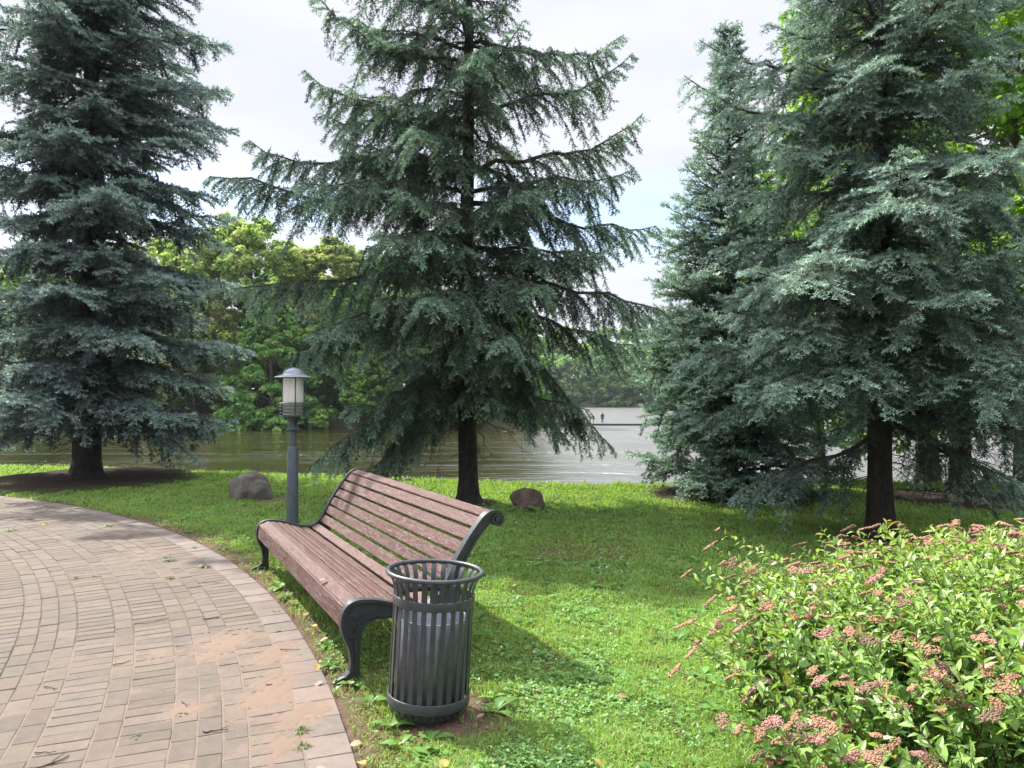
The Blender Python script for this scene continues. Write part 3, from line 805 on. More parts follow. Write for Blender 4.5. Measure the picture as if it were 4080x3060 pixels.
def spruce(name, base, H, prim, label, group, seed, trunk_r, sec_gap=0.085, ter_gap=0.055, needle=0.026, nw=0.0065, ngap=0.0105,
           hang=0.35, sec_k=0.42, sec_max=0.85, ter_l=0.17, bare_in=0.22, tone=(0.066, 0.108, 0.090), tip=(0.125, 0.20, 0.172), lean=0.0, dead=0, dens=1.0, cushion=0.6, curtain=0.0, fan=0.25):
    """prim rows: z0, azimuth, length, a (initial slope), b (sag), c (upturn), droop of the side twigs"""
    g = np.random.default_rng(seed)
    root = empty(name, (*base, 0))
    tag(root, label, 'spruce tree', group)
    prim = np.array(prim, float); nP = len(prim); K = 14
    z0, az, L, a, b, c, dr = prim.T
    tau = np.linspace(0, 1, K)[None]
    r = L[:, None] * tau
    zz = z0[:, None] + L[:, None] * (a[:, None] * tau - b[:, None] * tau ** 2 + c[:, None] * tau ** 4)
    kn = np.cumsum(g.normal(size=(nP, K)) * 0.018, 1); kn = kn - kn[:, :1] - (kn[:, -1:] - kn[:, :1]) * tau * 0.6; zz = zz + L[:, None] * kn
    wig = 0.05 * L[:, None] * np.sin(tau * (2 + 2 * g.random((nP, 1))) + g.random((nP, 1)) * 6) * tau
    tr0 = trunk_r * 0.6 * (1 - z0 / H)
    rr = r + 0.0
    P = np.stack([np.cos(az)[:, None] * rr - np.sin(az)[:, None] * wig, np.sin(az)[:, None] * rr + np.cos(az)[:, None] * wig, zz], -1)
    prad = (0.010 + 0.012 * L[:, None]) * (1 - 0.88 * tau) * np.ones((nP, K))
    V1, Q1 = multitubes(P, prad, 5)
    # --- secondaries
    ns = np.maximum((L / sec_gap).astype(int), 3)
    pid = np.repeat(np.arange(nP), ns * 2)
    k = np.concatenate([np.repeat(np.arange(n), 2) for n in ns])
    side = np.tile([1, -1], ns.sum())
    N = ns[pid]
    t = np.clip((k + 0.5 + 0.6 * (g.random(len(k)) - .5) + 0.25 * side) / N, 0.03, 0.985)
    m = g.random(len(t)) < (0.35 + 0.65 * sstep(0.02, bare_in, t)) * dens
    pid, t, side = pid[m], t[m], side[m]
    f = t * (K - 1); i0 = np.minimum(f.astype(int), K - 2); w = (f - i0)[:, None]
    pos = P[pid, i0] * (1 - w) + P[pid, i0 + 1] * w
    tan = norm(P[pid, i0 + 1] - P[pid, i0])
    lat = norm(np.cross(UP, tan)) * side[:, None]
    nn = len(pid)
    l2 = np.minimum(sec_k * L[pid] * (1 - t) ** 0.8 * (0.55 + 0.9 * sstep(0, 0.35, t)) + 0.10, sec_max) * (0.7 + 0.5 * g.random(nn))
    th = R(58) - 0.35 * t + 0.2 * g.normal(size=nn)
    upj = 0.10 * g.normal(size=nn) + 0.06
    th = np.where(t > 0.9, th * 0.6, th)
    d2 = norm(tan * np.cos(th)[:, None] + lat * np.sin(th)[:, None] + UP * upj[:, None])
    sag = dr[pid] * (0.7 + 0.6 * g.random(nn))
    cur = np.zeros(nn, bool)
    if curtain:
        nc = np.maximum((L * curtain * np.clip(1.3 - z0 / (H * 0.6), 0.35, 1)).astype(int), 1); cp = np.repeat(np.arange(nP), nc); ct = 0.10 + 0.78 * g.random(len(cp))
        f = ct * (K - 1); i0 = np.minimum(f.astype(int), K - 2); w = (f - i0)[:, None]
        cpos = P[cp, i0] * (1 - w) + P[cp, i0 + 1] * w; ctan = norm(P[cp, i0 + 1] - P[cp, i0]); cs = np.where(g.random(len(cp)) < .5, 1, -1)
        clat = norm(np.cross(UP, ctan)) * cs[:, None]
        cpos = cpos + clat * (0.18 * L[cp] * g.random(len(cp)))[:, None] - UP * (0.05 * g.random(len(cp)))[:, None]
        cd = norm(ctan * (0.35 * g.random((len(cp), 1))) + clat * (0.5 * g.random((len(cp), 1))) - UP * 0.8)
        pos = np.concatenate([pos, cpos]); d2 = np.concatenate([d2, cd]); l2 = np.concatenate([l2, (0.18 + 0.34 * g.random(len(cp))) * np.minimum(1, L[cp] / 1.6)])
        pid = np.concatenate([pid, cp]); t = np.concatenate([t, ct]); sag = np.concatenate([sag, np.full(len(cp), 0.25)]); cur = np.concatenate([cur, np.ones(len(cp), bool)]); nn = len(pid)
    K2 = 6; tau2 = np.linspace(0, 1, K2)[None, :, None]
    S = pos[:, None] + d2[:, None] * (l2[:, None, None] * tau2) * (1 - 0.18 * sag[:, None, None] * tau2) - UP * (sag * l2)[:, None, None] * tau2 ** 1.7 * 0.75
    srad = (0.0022 + 0.004 * l2)[:, None] * (1 - 0.7 * tau2[..., 0]) * np.ones((nn, K2))
    V2, Q2 = multitubes(S, srad, 3)
    # --- tertiary shoots
    nt = np.maximum((l2 / ter_gap).astype(int), 1)
    sid = np.repeat(np.arange(nn), nt * 2)
    k = np.concatenate([np.repeat(np.arange(n), 2) for n in nt])
    side3 = np.tile([1, -1], nt.sum())
    t3 = np.clip((k + 0.6 + 0.5 * (g.random(len(k)) - .5)) / nt[sid], 0.05, 0.98)
    f = t3 * (K2 - 1); i0 = np.minimum(f.astype(int), K2 - 2); w = (f - i0)[:, None]
    p3 = S[sid, i0] * (1 - w) + S[sid, i0 + 1] * w
    tn3 = norm(S[sid, i0 + 1] - S[sid, i0])
    lt3 = norm(np.cross(UP, tn3)) * side3[:, None]
    n3 = len(sid)
    l3 = np.minimum(ter_l * (0.45 + 0.8 * g.random(n3)), l2[sid] * (1.05 - t3) * 0.8 + 0.03)
    th = R(48) + 0.22 * g.normal(size=n3)
    hg = hang * dr[pid[sid]] * (0.3 + g.random(n3)) + 0.12 * g.normal(size=n3)
    roll = cushion * (g.random(n3) * 1.5 - 0.35)
    d3 = norm(tn3 * np.cos(th)[:, None] + (lt3 * np.cos(roll)[:, None] + UP * np.sin(roll)[:, None]) * np.sin(th)[:, None] - UP * hg[:, None])
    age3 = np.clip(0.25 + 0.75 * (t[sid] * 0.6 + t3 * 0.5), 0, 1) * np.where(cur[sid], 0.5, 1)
    # --- shoots that carry needles: tertiaries, ends of the secondaries, ends of the primaries
    seg_p = [p3]; seg_d = [d3]; seg_l = [l3]; seg_a = [age3]
    for q in range(1, K2 - 1):
        e = S[:, q + 1] - S[:, q]; ll = np.linalg.norm(e, axis=1)
        seg_p.append(S[:, q]); seg_d.append(norm(e)); seg_l.append(ll); seg_a.append(np.clip(0.2 + 0.5 * t + 0.35 * q / K2, 0, 1) * np.where(cur, 0.5, 1))
    for q in range(int(K * 0.45), K - 1):
        e = P[:, q + 1] - P[:, q]; ll = np.linalg.norm(e, axis=1)
        seg_p.append(P[:, q]); seg_d.append(norm(e)); seg_l.append(ll); seg_a.append(np.full(nP, q / K))
    sp = np.concatenate(seg_p); sd = np.concatenate(seg_d); sl_ = np.concatenate(seg_l); sa = np.concatenate(seg_a)
    shade = 0.78 + 0.44 * g.random(len(sp))
    cnt = np.maximum((sl_ / ngap).astype(int), 2)
    idx = np.repeat(np.arange(len(sp)), cnt)
    first = np.cumsum(cnt) - cnt
    u = (np.arange(len(idx)) - first[idx] + 0.5) / cnt[idx]
    bp = sp[idx] + sd[idx] * (sl_[idx] * u)[:, None] + g.normal(size=(len(idx), 3)) * 0.0015
    ax1 = norm(np.cross(sd[idx], UP + 1e-3)); ax2 = np.cross(ax1, sd[idx])
    ph = (np.arange(len(idx)) * 2.4) + g.random(len(idx)) * 0.9
    rad = norm(ax1 * np.cos(ph)[:, None] + ax2 * (np.sin(ph) * 0.85 + 0.15)[:, None])
    nl = needle * (0.75 + 0.5 * g.random(len(idx)))
    fw = fan + 0.6 * u ** 3
    ndir = norm(rad + sd[idx] * fw[:, None])
    wv = norm(sd[idx] * 0.8 + np.cross(rad, sd[idx]) * g.normal(size=(len(idx), 1)) * 0.8) * (nw * (0.8 + 0.4 * g.random(len(idx))))[:, None]
    A = bp - wv; B = bp + wv; C = bp + ndir * nl[:, None] + sd[idx] * 0.004
    V = np.stack([A, B, C], 1).reshape(-1, 3)
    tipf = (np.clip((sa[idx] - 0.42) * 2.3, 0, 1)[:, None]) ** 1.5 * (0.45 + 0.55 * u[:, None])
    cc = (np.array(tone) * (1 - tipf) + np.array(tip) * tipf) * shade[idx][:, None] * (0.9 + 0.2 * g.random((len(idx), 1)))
    # a few old twigs keep brown needles
    br = (g.random(len(sp)) < 0.04)[idx][:, None]
    cc = np.where(br, np.array([0.085, 0.065, 0.035]), cc)
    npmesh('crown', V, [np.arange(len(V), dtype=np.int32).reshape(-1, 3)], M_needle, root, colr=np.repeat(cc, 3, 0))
    # --- bare dead twigs low in the crown
    Vs, Qs, off = [V1, V2], [Q1, Q2 + len(V1)], len(V1) + len(V2)
    if dead:
        zz0 = g.random(dead) * 2.4 + 0.6; aa = g.random(dead) * 6.28; ll = 0.5 + g.random(dead) * 1.3
        tt = np.linspace(0, 1, 6)[None]
        dx = np.cos(aa)[:, None]; dy = np.sin(aa)[:, None]
        D = np.stack([dx * ll[:, None] * tt + 0.06 * g.normal(size=(dead, 6)) * tt, dy * ll[:, None] * tt + 0.06 * g.normal(size=(dead, 6)) * tt, zz0[:, None] - ll[:, None] * 0.45 * tt ** 1.5 + 0.04 * g.normal(size=(dead, 6)) * tt], -1)
        V3, Q3 = multitubes(D, (0.007 * (1 - 0.75 * tt)) * np.ones((dead, 6)), 3)
        Vs.append(V3); Qs.append(Q3 + off); off += len(V3)
        # their side twigs
        nd = dead * 7; di = g.integers(0, dead, nd); dk = g.integers(1, 5, nd)
        s0 = D[di, dk]; dd = norm(D[di, dk + 1] - D[di, dk] + 0.06 * g.normal(size=(nd, 3)) + 0.0) ; dd = norm(dd + 0.7 * norm(g.normal(size=(nd, 3))) - 0.25 * UP)
        l_ = 0.12 + 0.35 * g.random(nd); tt4 = np.linspace(0, 1, 4)[None, :, None]
        D2 = s0[:, None] + dd[:, None] * l_[:, None, None] * tt4 + 0.012 * g.normal(size=(nd, 4, 3)) * tt4 - UP * 0.12 * l_[:, None, None] * tt4 ** 2
        V4, Q4 = multitubes(D2, 0.0032 * (1 - 0.6 * tt4[..., 0]) * np.ones((nd, 4)), 3)
        Vs.append(V4); Qs.append(Q4 + off); off += len(V4)
    npmesh('branches', np.concatenate(Vs), [np.concatenate(Qs)], M_twig, root, smooth=True)
    # --- trunk
    nb = NB(); zt = np.concatenate([[-0.1, 0.0, 0.06, 0.16, 0.35, 0.7], np.arange(1.2, H, 0.45)])
    rt = trunk_r * (1 - zt / H) ** 0.85 * (1 + 0.75 * np.exp(-np.maximum(zt, 0) / 0.11)); rt = np.maximum(rt, 0.012)
    n = 28; th = np.arange(n) * 2 * np.pi / n
    jig = 1 + 0.10 * np.sin(3 * th[None] + seed) * np.exp(-np.maximum(zt, 0) / 0.3)[:, None] + 0.045 * np.sin(7 * th[None] + zt[:, None] * 1.3) + 0.035 * g.normal(size=(len(zt), n))
    cx = 0.02 * np.sin(zt * 0.9 + seed) + lean * zt; cy = 0.02 * np.cos(zt * 0.8)
    VT = np.stack([cx[:, None] + rt[:, None] * jig * np.cos(th), cy[:, None] + rt[:, None] * jig * np.sin(th), np.repeat(zt[:, None], n, 1)], -1)
    kk = len(zt); ii = np.arange(kk - 1)[:, None] * n; j = np.arange(n)[None]; j2 = (j + 1) % n
    nb.add(VT, [np.stack([ii + j, ii + j2, ii + n + j2, ii + n + j], -1).reshape(-1, 4)])
    nb.build('trunk', M_bark, root, True)
    return root, len(V) // 3

def whorls(g, H, zlo, zhi, dz, nper, Rf, a_f, b_f, c_f, dr_f, lf=(0.68, 1.0), avoid=None, zj=0.08):
    out = []
    z = zlo; off = 0
    while z < zhi:
        off += 1.1 + g.random() * 0.6
        for k in range(nper):
            az = off + k * 2 * math.pi / nper + g.normal() * 0.22
            zz = z + g.normal() * zj
            L = Rf(zz) * (lf[0] + (lf[1] - lf[0]) * g.random())
            if L < 0.12: continue
            if avoid and avoid(zz, az % (2 * math.pi)): continue
            out.append((zz, az, L, a_f(zz) + g.normal() * 0.05, b_f(zz) * (0.8 + 0.4 * g.random()), c_f(zz), dr_f(zz) * (0.8 + 0.4 * g.random())))
        z += dz * (0.85 + 0.3 * g.random())
    return out
tri = {}
# centre spruce: open, long limbs, hanging side twigs
g = np.random.default_rng(11)
R2 = lambda z: float(np.interp(z, [0.8, 1.6, 3.0, 4.5, 6, 7.4, 8.8, 10.0, 10.9], [1.7, 2.3, 2.75, 2.65, 2.35, 1.95, 1.1, 0.5, 0.1]))
def expl(z0, x, z, az0=0.0, b=0.45, c=0.12, dr=0.9):
    """limb whose tip lies x to the side and at height z"""
    L = abs(x) / math.cos(az0); a = (z - z0) / L + b - c
    az = (0 + az0) if x > 0 else (math.pi - az0)
    return (z0, az, L, a, b, c, dr)
pr2 = [expl(4.25, -3.62, 4.78, -0.15, 0.25, 0.18), expl(4.85, -3.4, 5.40, 0.2, 0.28, 0.22), expl(5.5, -2.55, 6.60, 0.1, 0.22, 0.22), expl(6.5, -2.15, 7.25, -0.3, 0.2, 0.3),
       expl(3.65, -3.3, 3.15, -0.1, 0.25, 0.12), expl(3.2, -2.9, 2.2, 0.3, 0.35, 0.1), expl(2.2, -2.45, 0.55, 0.15, 0.25, 0.12, 1.0), expl(1.75, -2.1, 0.20, 0.35, 0.2, 0.12, 1.0), expl(1.9, -1.5, 0.35, -0.3, 0.2, 0.1),
       expl(6.8, 2.35, 7.2, 0.1, 0.25, 0.3), expl(5.7, 2.42, 6.62, -0.1, 0.2, 0.26), expl(4.95, 2.72, 6.0, 0.15, 0.18, 0.28), expl(4.6, 2.3, 4.7, -0.35, 0.3, 0.2),
       expl(4.45, 2.85, 4.22, 0.1, 0.3, 0.2), expl(3.45, 2.98, 2.83, -0.05, 0.35, 0.1), expl(3.2, 2.2, 0.9, 0.1, 0.45, 0.15, 1.0), expl(3.3, 2.7, 2.3, 0.35, 0.35, 0.1), expl(2.5, 1.5, 1.0, -0.4, 0.4, 0.1)]
for zt_, az_, L_ in ((3.9, 4.25, 2.3), (3.3, 5.3, 2.0), (5.3, 4.4, 1.9), (4.6, 3.9, 2.6), (6.2, 4.9, 1.7), (3.0, 4.6, 2.2), (2.8, 3.7, 2.3), (2.5, 5.0, 2.0)):
    pr2.append((zt_, az_, L_, 0.10, 0.42, 0.15, 0.85))
pr2 += [expl(6.0, -2.0, 6.5, 0.35, 0.22, 0.2), expl(6.75, -1.75, 7.3, 0.1, 0.2, 0.2), expl(7.2, -1.9, 7.9, -0.3, 0.2, 0.2), expl(5.1, -2.2, 5.5, 0.5, 0.25, 0.18), expl(5.35, -2.0, 5.6, -0.35, 0.25, 0.18)]
pr2 += whorls(g, 10.9, 1.85, 10.8, 0.64, 5, R2, lambda z: -0.12 + 0.055 * z, lambda z: 0.42 - 0.02 * z, lambda z: 0.14 + 0.012 * z, lambda z: 1.0 - 0.05 * z, (0.4, 0.85),
              avoid=lambda z, az: z < 7.2 and (abs(math.sin(az)) < 0.35) and g.random() < 0.75)
pr2 += [(z_, 4.77 + d_, l_, 0.02 + 0.04 * z_, 0.38, 0.14, 0.8) for z_, d_, l_ in ((2.3, 0.5, 1.6), (3.6, -0.7, 2.0), (4.3, 0.6, 1.7))]
_, tri['T2'] = spruce('spruce_tree', T2, 11.2, pr2, 'tall open spruce in the middle with long drooping limbs behind the bench', 'tall blue spruces along the river bank', 21, 0.145,
       hang=0.8, sec_k=0.38, ter_l=0.16, bare_in=0.35, dead=26, needle=0.034, nw=0.0085, tone=(0.046, 0.076, 0.050), tip=(0.29, 0.43, 0.30), ngap=0.0082, sec_gap=0.135, ter_gap=0.07, cushion=0.35, curtain=15.0)
# left spruce: dense, layered
g = np.random.default_rng(12)
R1 = lambda z: float(np.interp(z, [0.9, 1.6, 3.5, 5.5, 7.5, 9, 10.5, 12, 14.0], [2.6, 2.85, 3.05, 2.85, 2.65, 2.45, 1.9, 1.2, 0.1]))
pr1 = whorls(g, 14.0, 1.62, 13.8, 0.62, 8, R1, lambda z: -0.12 + 0.030 * z, lambda z: 0.30, lambda z: 0.18, lambda z: 0.40, (0.72, 1.0), zj=0.05)
pr1 = [(z, a_, l * (0.6 if 3.2 < a_ % 6.283 < 4.7 else 1.0), *r_) for z, a_, l, *r_ in pr1]
pr1 += [(1.3, -0.15, 2.3, -0.02, 0.42, 0.05, 0.6), (1.5, 0.5, 2.3, -0.1, 0.25, 0.05, 0.5), (1.4, 3.0, 2.3, -0.1, 0.2, 0.05, 0.5)]
pr1 += [(5.6 + 0.5 * k_, 3.1 + (0.4, -0.45, 0.1, -0.8)[k_ % 4], 2.85 - 0.05 * k_, 0.10 + 0.02 * k_, 0.30, 0.18, 0.4) for k_ in range(9)]
pr1 += [(1.9 + 0.6 * k_, 5.24 + (0.45, -0.5, 0.0)[k_ % 3], 2.3 - 0.07 * k_, -0.02 + 0.03 * k_, 0.32, 0.12, 0.5) for k_ in range(13)]
_, tri['T1'] = spruce('spruce_tree', T1, 14.3, pr1, 'dense dark blue spruce with level layered boughs at the left edge beside the paving', 'tall blue spruces along the river bank', 22, 0.25,
       hang=0.3, sec_k=0.4, sec_max=0.8, ter_l=0.17, needle=0.04, nw=0.0125, ngap=0.0105, sec_gap=0.15, ter_gap=0.078, dead=10, tone=(0.046, 0.073, 0.070), tip=(0.33, 0.44, 0.405), cushion=0.55, curtain=8.0)
# right spruce: the nearest, pale needles
g = np.random.default_rng(13)
R3 = lambda z: float(np.interp(z, [0.9, 2, 3, 4, 5, 6.5, 8.5, 10.6], [2.2, 2.35, 2.2, 1.85, 1.5, 1.35, 0.9, 0.1]))
pr3 = whorls(g, 10.8, 1.75, 10.5, 0.56, 7, R3, lambda z: -0.05 + 0.055 * z, lambda z: 0.34, lambda z: 0.16 + 0.015 * z, lambda z: 0.5, (0.68, 1.05), zj=0.05)
pr3 += [(1.35, 0.4, 2.2, -0.1, 0.35, 0.05, 0.8), (1.5, 5.6, 2.0, 0.0, 0.3, 0.1, .7), expl(5.1, -1.9, 5.65, 0.2, 0.2, 0.25), expl(4.6, -2.28, 5.0, -0.2, 0.2, 0.25), expl(1.2, -1.5, 0.35, 0.3, 0.2, 0.05), (3.5, 4.3, 2.2, 0.15, 0.35, 0.1, 0.6), (2.9, 3.9, 2.3, 0.1, 0.3, 0.1, 0.6), (4.9, 4.6, 2.1, 0.4, 0.3, 0.2, 0.6), (2.1, 5.0, 2.3, 0.05, 0.35, 0.1, 0.6)]
pr3 += [(2.0 + 0.52 * k_, 4.24 + (0.55, -0.5, 0.05)[k_ % 3], 1.85 - 0.06 * k_, -0.02 + 0.05 * k_, 0.34, 0.12, 0.6) for k_ in range(10)]
_, tri['T3'] = spruce('spruce_tree', T3, 10.8, pr3, 'full blue green spruce rising behind the pink shrub on the right', 'tall blue spruces along the river bank', 23, 0.135,
       hang=0.35, sec_k=0.4, ter_l=0.145, needle=0.028, nw=0.0062, ngap=0.0068, sec_gap=0.13, ter_gap=0.062, dead=30, tone=(0.058, 0.095, 0.072), tip=(0.41, 0.55, 0.455), cushion=0.45, curtain=9.0)
# smaller cone-shaped spruce behind
g = np.random.default_rng(14)
R4 = lambda z: float(np.interp(z, [0.1, 1.5, 2.5, 3.9, 4.8, 6.3, 7.5], [1.60, 1.80, 1.60, 1.20, 0.90, 0.45, 0.16]))
pr4 = whorls(g, 7.6, 0.25, 7.5, 0.24, 7, R4, lambda z: 0.05 + 0.07 * z, lambda z: 0.16, lambda z: 0.14, lambda z: 0.25, (0.72, 1.05), zj=0.05)
_, tri['T4'] = spruce('spruce_tree', T4, 7.45, pr4, 'smaller cone shaped spruce with boughs to the ground standing near the water', 'tall blue spruces along the river bank', 24, 0.13,
       hang=0.25, sec_k=0.42, ter_l=0.13, needle=0.035, nw=0.01, ngap=0.0095, sec_gap=0.145, ter_gap=0.066, tone=(0.068, 0.112, 0.082), tip=(0.36, 0.51, 0.40), cushion=0.9, curtain=3.0)
# far right spruce behind
g = np.random.default_rng(15)
R5 = lambda z: float(np.interp(z, [0.9, 2, 4, 5.5, 6.9], [2.3, 2.3, 1.7, 0.9, 0.1]))
pr5 = whorls(g, 7.0, 1.7, 6.8, 0.5, 6, R5, lambda z: -0.15 + 0.05 * z, lambda z: 0.35, lambda z: 0.12, lambda z: 0.8, (0.6, 1.0))
_, tri['T5'] = spruce('spruce_tree', T5, 7.0, pr5, 'shaded spruce behind the nearest one at the right edge with bare drooping low twigs', 'tall blue spruces along the river bank', 25, 0.16,
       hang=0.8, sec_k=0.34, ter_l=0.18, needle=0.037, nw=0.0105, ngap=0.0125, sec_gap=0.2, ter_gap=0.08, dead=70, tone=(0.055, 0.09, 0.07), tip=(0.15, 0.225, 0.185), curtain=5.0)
print('needles', tri)
#SPLIT2

# ------------------------------------------------------------------ broadleaf trees
def broadleaf(name, base, H, trunk_r, puffs, nleaf, leaf, cols, label, group, seed, zbase=0.0, crownname='crown', limbs=14, flat_=0.75, trunk_h=None, bark=None, lobes=5, lmat=None):
    """puffs: list of (x,y,z,r) clumps relative to base; leaves sit in the outer shell of each clump"""
    g = np.random.default_rng(seed)
    root = empty(name, (base[0], base[1], zbase))
    tag(root, label, 'broadleaf tree' if H > 5 else 'bush', group)
    pf = np.array(puffs, float)
    # sub clumps inside each clump give the broken outline
    sub = []
    for x, y, z, r in pf:
        for _ in range(lobes):
            d = norm(g.normal(size=3)); d[2] = d[2] * 0.8 + 0.15
            sub.append((x + d[0] * r * 0.75, y + d[1] * r * 0.75, z + d[2] * r * 0.65, r * (0.32 + 0.3 * g.random()) * (1.0 if lobes < 8 else 0.5)))
    pf = np.array(sub)
    w = pf[:, 3] ** 2; w /= w.sum()
    pi = g.choice(len(pf), nleaf, p=w)
    d = norm(g.normal(size=(nleaf, 3)))
    d[:, 2] = np.where((d[:, 2] < -0.25) & (g.random(nleaf) < 0.6), -d[:, 2], d[:, 2])
    rr = pf[pi, 3] * ((0.62 + 0.42 * g.random(nleaf) ** 0.6) if lobes < 8 else (0.35 + 1.05 * g.random(nleaf)))
    p = pf[pi, :3] + d * rr[:, None] * np.array([1, 1, flat_])
    nrm_ = norm(d * 0.7 + UP * 0.75 + g.normal(size=(nleaf, 3)) * 0.55)
    a = norm(np.cross(nrm_, g.normal(size=(nleaf, 3)))); b = np.cross(nrm_, a)
    s = leaf * (0.6 + 0.8 * g.random(nleaf))[:, None]
    V = np.stack([p - a * s, p + b * s * 0.62 + nrm_ * s * 0.12, p + a * s, p - b * s * 0.62 + nrm_ * s * 0.12], 1)
    cols = np.array(cols); pc = g.integers(0, len(cols), len(pf)); mixf = g.random((nleaf, 1)) * 0.35
    c = cols[pc[pi]] * (1 - mixf) + cols[g.integers(0, len(cols), nleaf)] * mixf
    c = c * (0.8 + 0.4 * g.random((nleaf, 1))) * (0.9 + 0.2 * g.random((len(pf), 1)))[pi]
    npmesh(crownname, V.reshape(-1, 3), [np.arange(nleaf * 4, dtype=np.int32).reshape(-1, 4)], lmat or M_farleaf, root, colr=np.repeat(c, 4, 0))
    nb = NB(); th_ = trunk_h or H * 0.8
    zz = np.linspace(-0.4, th_, 10); wob = np.stack([0.02 * H * np.sin(zz * 0.5 + seed) * zz / H, 0.02 * H * np.cos(zz * 0.4) * zz / H, zz], 1)
    tube(nb, wob, trunk_r * (1 - 0.8 * np.clip(zz / th_, 0, 1)) * (1 + 0.4 * np.exp(-np.maximum(zz, 0) * 3)), 12)
    nb.build('trunk', bark or M_bark2, root, True)
    big = np.array(puffs, float)
    if limbs:
        for k in g.choice(len(big), min(limbs, len(big)), replace=False):
            x, y, z, r = big[k]; z0 = max(min(z - 0.35 * math.hypot(x, y) - 0.3, th_ * 0.9), 0.15 * H)
            tt = np.linspace(0, 1, 6)[:, None]
            st = np.array([np.interp(z0, zz, wob[:, 0]), np.interp(z0, zz, wob[:, 1]), z0])
            pts = st * (1 - tt) + np.array([x, y, z]) * tt + np.array([0, 0, 0.12 * math.hypot(x, y)]) * np.sin(tt * math.pi)
            nb = NB(); tube(nb, pts, trunk_r * 0.38 * (1 - 0.85 * tt[:, 0]), 6)
            nb.build('limb', bark or M_bark2, root, True)
    return root

def envelope(g, H, r, zlow, n, pr, shape='round', xo=0):
    out = []
    for _ in range(n):
        u = g.random(); z = zlow + (H - zlow) * u
        if shape == 'round': rad = r * math.sqrt(max(0.05, 1 - (2 * (u - 0.42)) ** 2 * 0.72))
        elif shape == 'skirt': rad = r * (1 - u) ** 0.55 + 0.2
        else: rad = r * (0.55 + 0.45 * math.sin(u * math.pi))
        a = g.random() * 6.28; q = rad * (0.55 + 0.45 * g.random() ** 0.5)
        out.append((q * math.cos(a) + xo * u, q * math.sin(a), z - pr * 0.5, pr * (0.7 + 0.6 * g.random())))
    out.append((0, 0, H - pr * 0.9, pr * 0.9))
    return out
G1 = [(0.19, 0.33, 0.08), (0.14, 0.27, 0.07), (0.24, 0.38, 0.09)]
GY = [(0.38, 0.47, 0.14), (0.31, 0.43, 0.12), (0.44, 0.49, 0.17), (0.24, 0.36, 0.1)]
GO = [(0.33, 0.39, 0.13), (0.26, 0.34, 0.11), (0.38, 0.38, 0.14), (0.19, 0.3, 0.09)]
GD = [(0.09, 0.17, 0.055), (0.11, 0.2, 0.06), (0.07, 0.14, 0.05)]
GB = [(0.2, 0.36, 0.1), (0.155, 0.3, 0.085), (0.27, 0.42, 0.12)]
bankt = [  # x, y, H, r, zlow, cols, shape, label
    (-25.5, 70, 19.0, 6.2, 4.5, GY, 'round', 'tall yellowing tree across the river between the left and middle spruces'),
    (-17.5, 72, 17.0, 5.5, 4.0, GO, 'round', 'olive yellow tree across the river seen through the left limbs of the middle spruce'),
    (-29.0, 66.2, 11.5, 4.2, 2.4, GO, 'round', 'brownish green tree across the river behind the edge of the left spruce'),
    (-21.3, 64.6, 9.8, 4.4, -0.6, GB, 'skirt', 'bright green low tree overhanging the far water left of the lamp'),
    (-14.6, 66.0, 12.0, 4.6, 0.2, G1, 'skirt', 'mid green tree across the river behind the lamp hat'),
    (-8.2, 66.4, 13.0, 4.8, 0.0, GD, 'skirt', 'dark green tree across the river behind the left hanging limbs of the middle spruce'),
    (-3.0, 66.8, 11.0, 4.2, -0.3, G1, 'skirt', 'green tree across the river just left of the middle trunk'),
    (-0.4, 67.6, 11.6, 4.0, -0.6, GB, 'skirt', 'bright leafy tree at the tip of the far bank beside the landing stage'),
    (-34.5, 71, 17.5, 5.8, 3.0, GY, 'round', 'yellow green tree across the river glimpsed through the left spruce'),
    (-44.0, 71, 17.0, 6.0, 1.5, G1, 'round', 'green tree across the river behind the trunk of the left spruce'),
    (-38.5, 66, 11.0, 4.5, 0.2, GD, 'skirt', 'dark tree on the far bank behind the left spruce'),
    (-52.0, 70, 15.5, 6.0, 0.5, GY, 'round', 'yellowish tree on the far bank at the left edge'),
    (-9.5, 76, 16.0, 5.5, 0.2, G1, 'round', 'rear green tree across the river behind the middle spruce'),
    (-23.5, 79, 17.5, 5.0, 0.2, GD, 'round', 'dark green tree behind the yellowing one across the river'),
    (-14.0, 79, 17.5, 5.0, 0.2, GY, 'round', 'pale yellow green tree rearmost on the far bank'),
    (-38.0, 77, 14.0, 5.5, 0.2, G1, 'round', 'rear green tree behind the left spruce on the far bank'),
    (-3.5, 74, 9.0, 4.0, 0.0, GD, 'round', 'dark green tree rearmost near the tip of the far bank'),
    (-47.0, 77, 14.0, 5.5, 0.2, GD, 'round', 'rear dark tree at the far left of the far bank'),
    (-31.0, 78, 18.5, 5.5, 0.2, GD, 'round', 'dark treetop behind the yellow green trees at left'),
]
for k, (x, y, H, r, zl, cols_, shp, lab) in enumerate(bankt):
    gg = np.random.default_rng(100 + k)
    n = 100 if y < 75 else 75
    broadleaf('broadleaf_tree', (x, y), H, 0.30, envelope(gg, H, r, zl, n, 1.45 if shp == 'round' else 1.15, shp), (95000 if -30 < x < -10 or x > -2 else 45000) if y < 75 else 28000, (0.155 if -30 < x < -10 or x > -2 else 0.22) if y < 75 else 0.28, cols_, lab, 'trees on the far bank across the river', 200 + k, -0.2, limbs=6, lobes=16)
